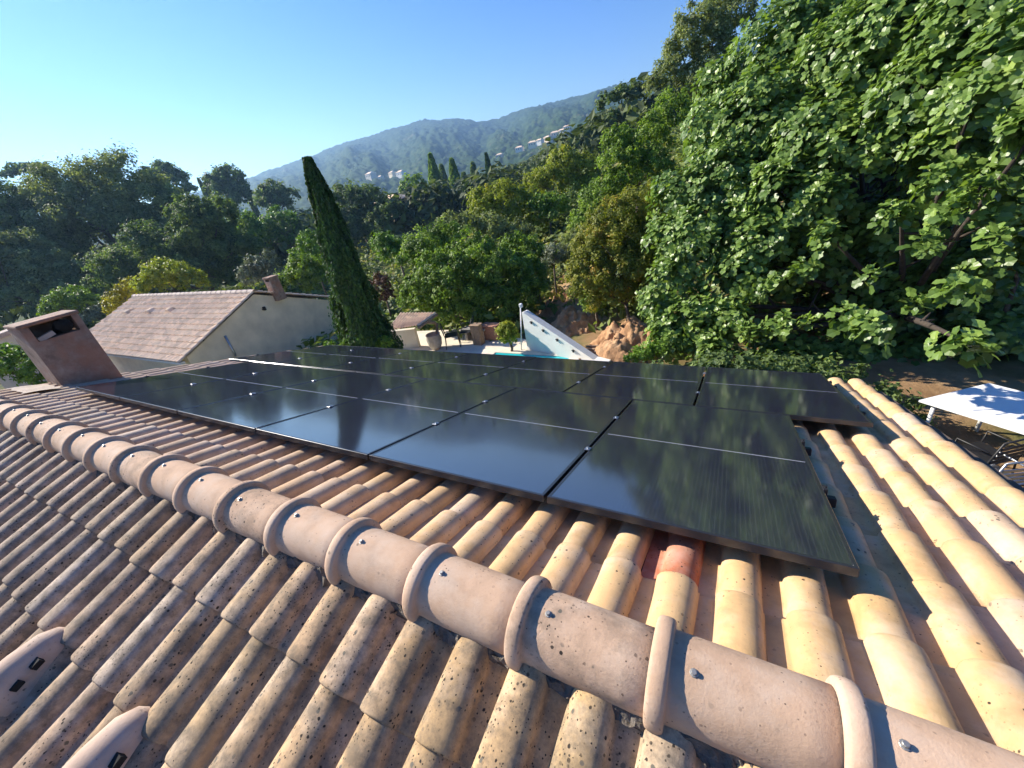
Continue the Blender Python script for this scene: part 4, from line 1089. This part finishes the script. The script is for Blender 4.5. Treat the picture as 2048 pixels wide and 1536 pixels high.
for k in range(6):
    me = fast_mesh('leaf', FIG[0] * np.array([1, 1, .6 + .25 * k]), FIG[1], False, np.full(13, .25 + .12 * k)); me.materials.append(LM['fig']); leaf_vars.append(me)
for i in top:
    n_ = Nf[i] / np.linalg.norm(Nf[i]); rt = np.cross(Ff[i], n_); rt /= np.linalg.norm(rt); fw = np.cross(n_, rt)
    k = int(np.clip((Tf[i] - .2) / .12, 0, 5))
    o = bpy.data.objects.new('leaf', leaf_vars[k]); link(o, ft)
    mm = Matrix.Identity(4); s = Zf[i]
    for r_ in range(3): mm[r_][0] = rt[r_] * s; mm[r_][1] = fw[r_] * s; mm[r_][2] = n_[r_] * s; mm[r_][3] = Cf[i][r_] - fbase[r_]
    o.matrix_basis = mm
mb = trunk_mesh(fbase, [(P(x, y, d), r / FPX * d) for x, y, r, d in fig_spec[::2] + sparse[3:12:2]], .16)
mb.build('trunk', M['bark_dark'], ft, True, tuple(fbase))

# soil bank and mounds beyond the terrace
def mound(name, px, py, d, rx, ry, h, seed):
    c = P(px, py, d); n = 70; V = []; F = []
    for i in range(n + 1):
        for j in range(n + 1):
            x = (i / n - .5) * 2; y = (j / n - .5) * 2; rr = math.hypot(x, y)
            z = h * max(0, 1 - rr ** 2) ** .8 * (1 + 1.5 * float(fbm(np.float64(x * 3.2 + seed), np.float64(y * 3.2), 5))) + .5 * h * float(fbm(np.float64(x * 7 + seed), np.float64(y * 7), 3)) * max(0, 1 - rr)
            V.append((c[0] + x * rx, c[1] + y * ry, c[2] - h + z - (.4 * h if rr > 1 else 0)))
    for i in range(n):
        for j in range(n): F.append((i * (n + 1) + j, (i + 1) * (n + 1) + j, (i + 1) * (n + 1) + j + 1, i * (n + 1) + j + 1))
    me = bpy.data.meshes.new(name); me.from_pydata(V, [], F); me.update()
    for p in me.polygons: p.use_smooth = True
    o = obj(name, me, M['soil']); tag(o, kind='structure')
mt, nt, b, out = newmat('orange soil'); g_ = N(nt, 'ShaderNodeNewGeometry'); pos = g_.outputs['Position']
nt.links.new(ramp(nt, noise(nt, pos, 2.2, 8, .7), [(.3, (.26, .13, .06)), (.5, (.46, .26, .13)), (.7, (.56, .37, .21))]), b.inputs['Base Color'])
b.inputs['Roughness'].default_value = .95; bump(nt, b, noise(nt, pos, 14, 8, .75), .9, .05); M['soil'] = mt
mound('soil_mound', 1255, 655, 11.9, 1.5, 1.5, 1.15, 3)
mound('soil_mound', 1150, 622, 14.5, 1.1, 1.1, .8, 9)
mound('soil_mound', 1130, 580, 17.5, 1.4, 2.2, 1.0, 14)
mound('soil_mound', 1440, 722, 9.6, 1.0, .9, .9, 21)

# undergrowth between the trees: one mass
def undergrowth():
    n = 5200; az = np.radians(RNG.uniform(-80, 34, n)); r = 13.5 + (66 - 13.5) * RNG.random(n) ** .8
    X = CAM[0] + r * np.sin(az); Y = CAM[1] + r * np.cos(az)
    keep = ~((X > -31) & (X < -17) & (Y > 3.4) & (Y < 14)) & ~((X > -14) & (X < -2) & (Y < 11.0))
    q_ = np.stack([X, Y, ground_z(X, Y)], -1); v_ = (q_ - CAM) @ RW.T; ppx = v_[:, 0] / v_[:, 2] * FPX + 1024; ppy = v_[:, 1] / v_[:, 2] * FPX + 768
    keep &= ~((ppx > 1105 + .25 * (640 - ppy) * 0) & (ppx < 1190) & (ppy > 560)) & (v_[:, 2] > 3)
    q_ = q_[keep]; rk = r[keep]; Cs, Ns, Ss, Ts = [], [], [], []
    for p_, rr in zip(q_, rk):
        R_ = RNG.uniform(.5, 1.1) * (1 + rr / 60); k = 46
        d = rand_dir(k); d[:, 2] = np.abs(d[:, 2])
        Cs.append(p_ + d * np.array([1.1, 1.1, .9]) * R_ * (.6 + .5 * RNG.random((k, 1)))); Ns.append(d + np.array([0, 0, .4]) + RNG.normal(0, .45, (k, 3)))
        Ss.append(np.full(k, R_ * .30)); Ts.append(np.clip(RNG.normal(.45, .28) + RNG.normal(0, .14, k), 0, 1))
    C_ = np.concatenate(Cs)
    o = obj('undergrowth', leaf_mesh('undergrowth', C_, np.concatenate(Ns), rand_dir(len(C_)), np.concatenate(Ss) * (.6 + .8 * RNG.random(len(C_))), np.concatenate(Ts), DIAMOND, LM['under']))
    tag(o, 'scrubby green undergrowth covering the slope between the trees', 'undergrowth', kind='stuff')
LM['under'] = leaf_material('undergrowth foliage', (.05, .085, .02), (.24, .30, .07), .6, .35, .3, (.38, .34, .12))
undergrowth()

# wooded slope in the middle distance: one mass
def distant_wood():
    n = 1500; az = np.radians(RNG.uniform(-88, 8, n)); r = 62 + (560 - 62) * RNG.random(n) ** 1.25
    X = CAM[0] + r * np.sin(az); Y = CAM[1] + r * np.cos(az); Z = ground_z(X, Y)
    Cs, Ns, Ss, Ts = [], [], [], []
    for x, y, z, rr in zip(X, Y, Z, r):
        R_ = RNG.uniform(2.2, 4.2); k = 110 if rr < 200 else 60
        d = rand_dir(k); d[:, 2] = np.abs(d[:, 2]) * 1.1 - .15
        Cs.append(np.array([x, y, z + R_ * .9]) + d * R_ * (.75 + .35 * RNG.random((k, 1)))); Ns.append(d + np.array([0, 0, .3]) + RNG.normal(0, .4, (k, 3)))
        Ss.append(np.full(k, R_ * .36)); Ts.append(np.clip(RNG.normal(.4, .25) + RNG.normal(0, .12, k), 0, 1))
    C_ = np.concatenate(Cs)
    me = leaf_mesh('distant_wood', C_, np.concatenate(Ns), rand_dir(len(C_)), np.concatenate(Ss) * (.7 + .6 * RNG.random(len(C_))), np.concatenate(Ts), DIAMOND, LM['wood'])
    o = obj('distant_wood', me); tag(o, 'mixed woodland covering the slope beyond the gardens', 'woodland', kind='stuff')
LM['wood'] = leaf_material('distant mixed foliage', (.03, .055, .02), (.15, .19, .06), .7, .3)
distant_wood()

# houses scattered over the far slope
def march(px, py):
    d = ray(px, py); d = d / np.linalg.norm(d); t = 40.0
    while t < 2500:
        p = CAM + d * t
        if p[2] < ground_z(p[0], p[1]): return p
        t *= 1.01
    return CAM + d * 700
def far_house(px, py, label, s=1.0, wall='render_white', d=None):
    p = P(px, py, d) if d else march(px, py)
    if not d: p = p + np.array([0, 0, 9.0]) * min(1, max(0, (np.linalg.norm(p - CAM) - 350) / 250)); s = s * 1.0
    w, l, h = 8 * s, 11 * s, 5.5 * s
    e = empty('distant_house', tuple(p), label, 'house', 'houses on the far slope'); e.rotation_euler = (0, 0, R((px * 37) % 60 - 30))
    MB().box((0, 0, h * .3), (l, w, h * 1.4)).build('wall', M[wall], e)
    o_ = .5; mb = MB(); mb.add([(-l / 2 - o_, -w / 2 - o_, h), (l / 2 + o_, -w / 2 - o_, h), (l / 2 + o_, w / 2 + o_, h), (-l / 2 - o_, w / 2 + o_, h), (-l * .28, 0, h + w * .24), (l * .28, 0, h + w * .24)],
        [(0, 1, 5, 4), (1, 2, 5), (2, 3, 4, 5), (3, 0, 4), (3, 2, 1, 0)]); mb.build('roof', M['tile_mottled'], e)
    for k in range(3):
        MB().box((-l * .3 + k * l * .3, -w / 2 - .02, h * .62), (1.1 * s, .1, 1.4 * s)).build('window', M['dark_metal'], e)
far_house(808, 368, 'white house with bright gable, tallest of the far village right of the cypress', 1.25)
far_house(790, 366, 'pink-roofed house just left of the bright white gable in the far village', 1.0, 'render_wall')
far_house(748, 372, 'pale block leftmost in the far village right of the cypress', 1.3, 'render_grey')
far_house(766, 374, 'small pale house second from the left in the far village', .8, 'render_grey')
for k, (x, y, wl) in enumerate(((1003, 331, 'render_grey'), (1042, 318, 'render_white'), (1068, 309, 'render_wall'), (1082, 303, 'render_white'), (1098, 298, 'render_wall'), (1112, 290, 'render_wall'), (1126, 283, 'render_white'), (1136, 276, 'render_wall'))):
    far_house(x, y, f'pale hillside house, {["lowest", "second", "third", "fourth", "fifth", "sixth", "seventh", "highest"][k]} going up the slope left of the right-hand trees', .85 + .1 * (k % 3), wl)
far_house(795, 428, 'red-roofed house half hidden left of the taller poplar', .36, 'render_wall', 60)

# ------------------------------------------------------------------ haze
mt = bpy.data.materials.new('haze'); mt.use_nodes = True; nt = mt.node_tree; nt.nodes.clear()
out = nt.nodes.new('ShaderNodeOutputMaterial'); pv = nt.nodes.new('ShaderNodeVolumePrincipled')
pv.inputs['Color'].default_value = (.36, .62, 1.0, 1); pv.inputs['Density'].default_value = .00036; pv.inputs['Anisotropy'].default_value = .45
nt.links.new(pv.outputs[0], out.inputs['Volume'])
o = MB().box((0, 0, 125), (5400, 5400, 300)).build('haze', mt); tag(o, 'thin blue haze over the valley', 'haze', kind='stuff')
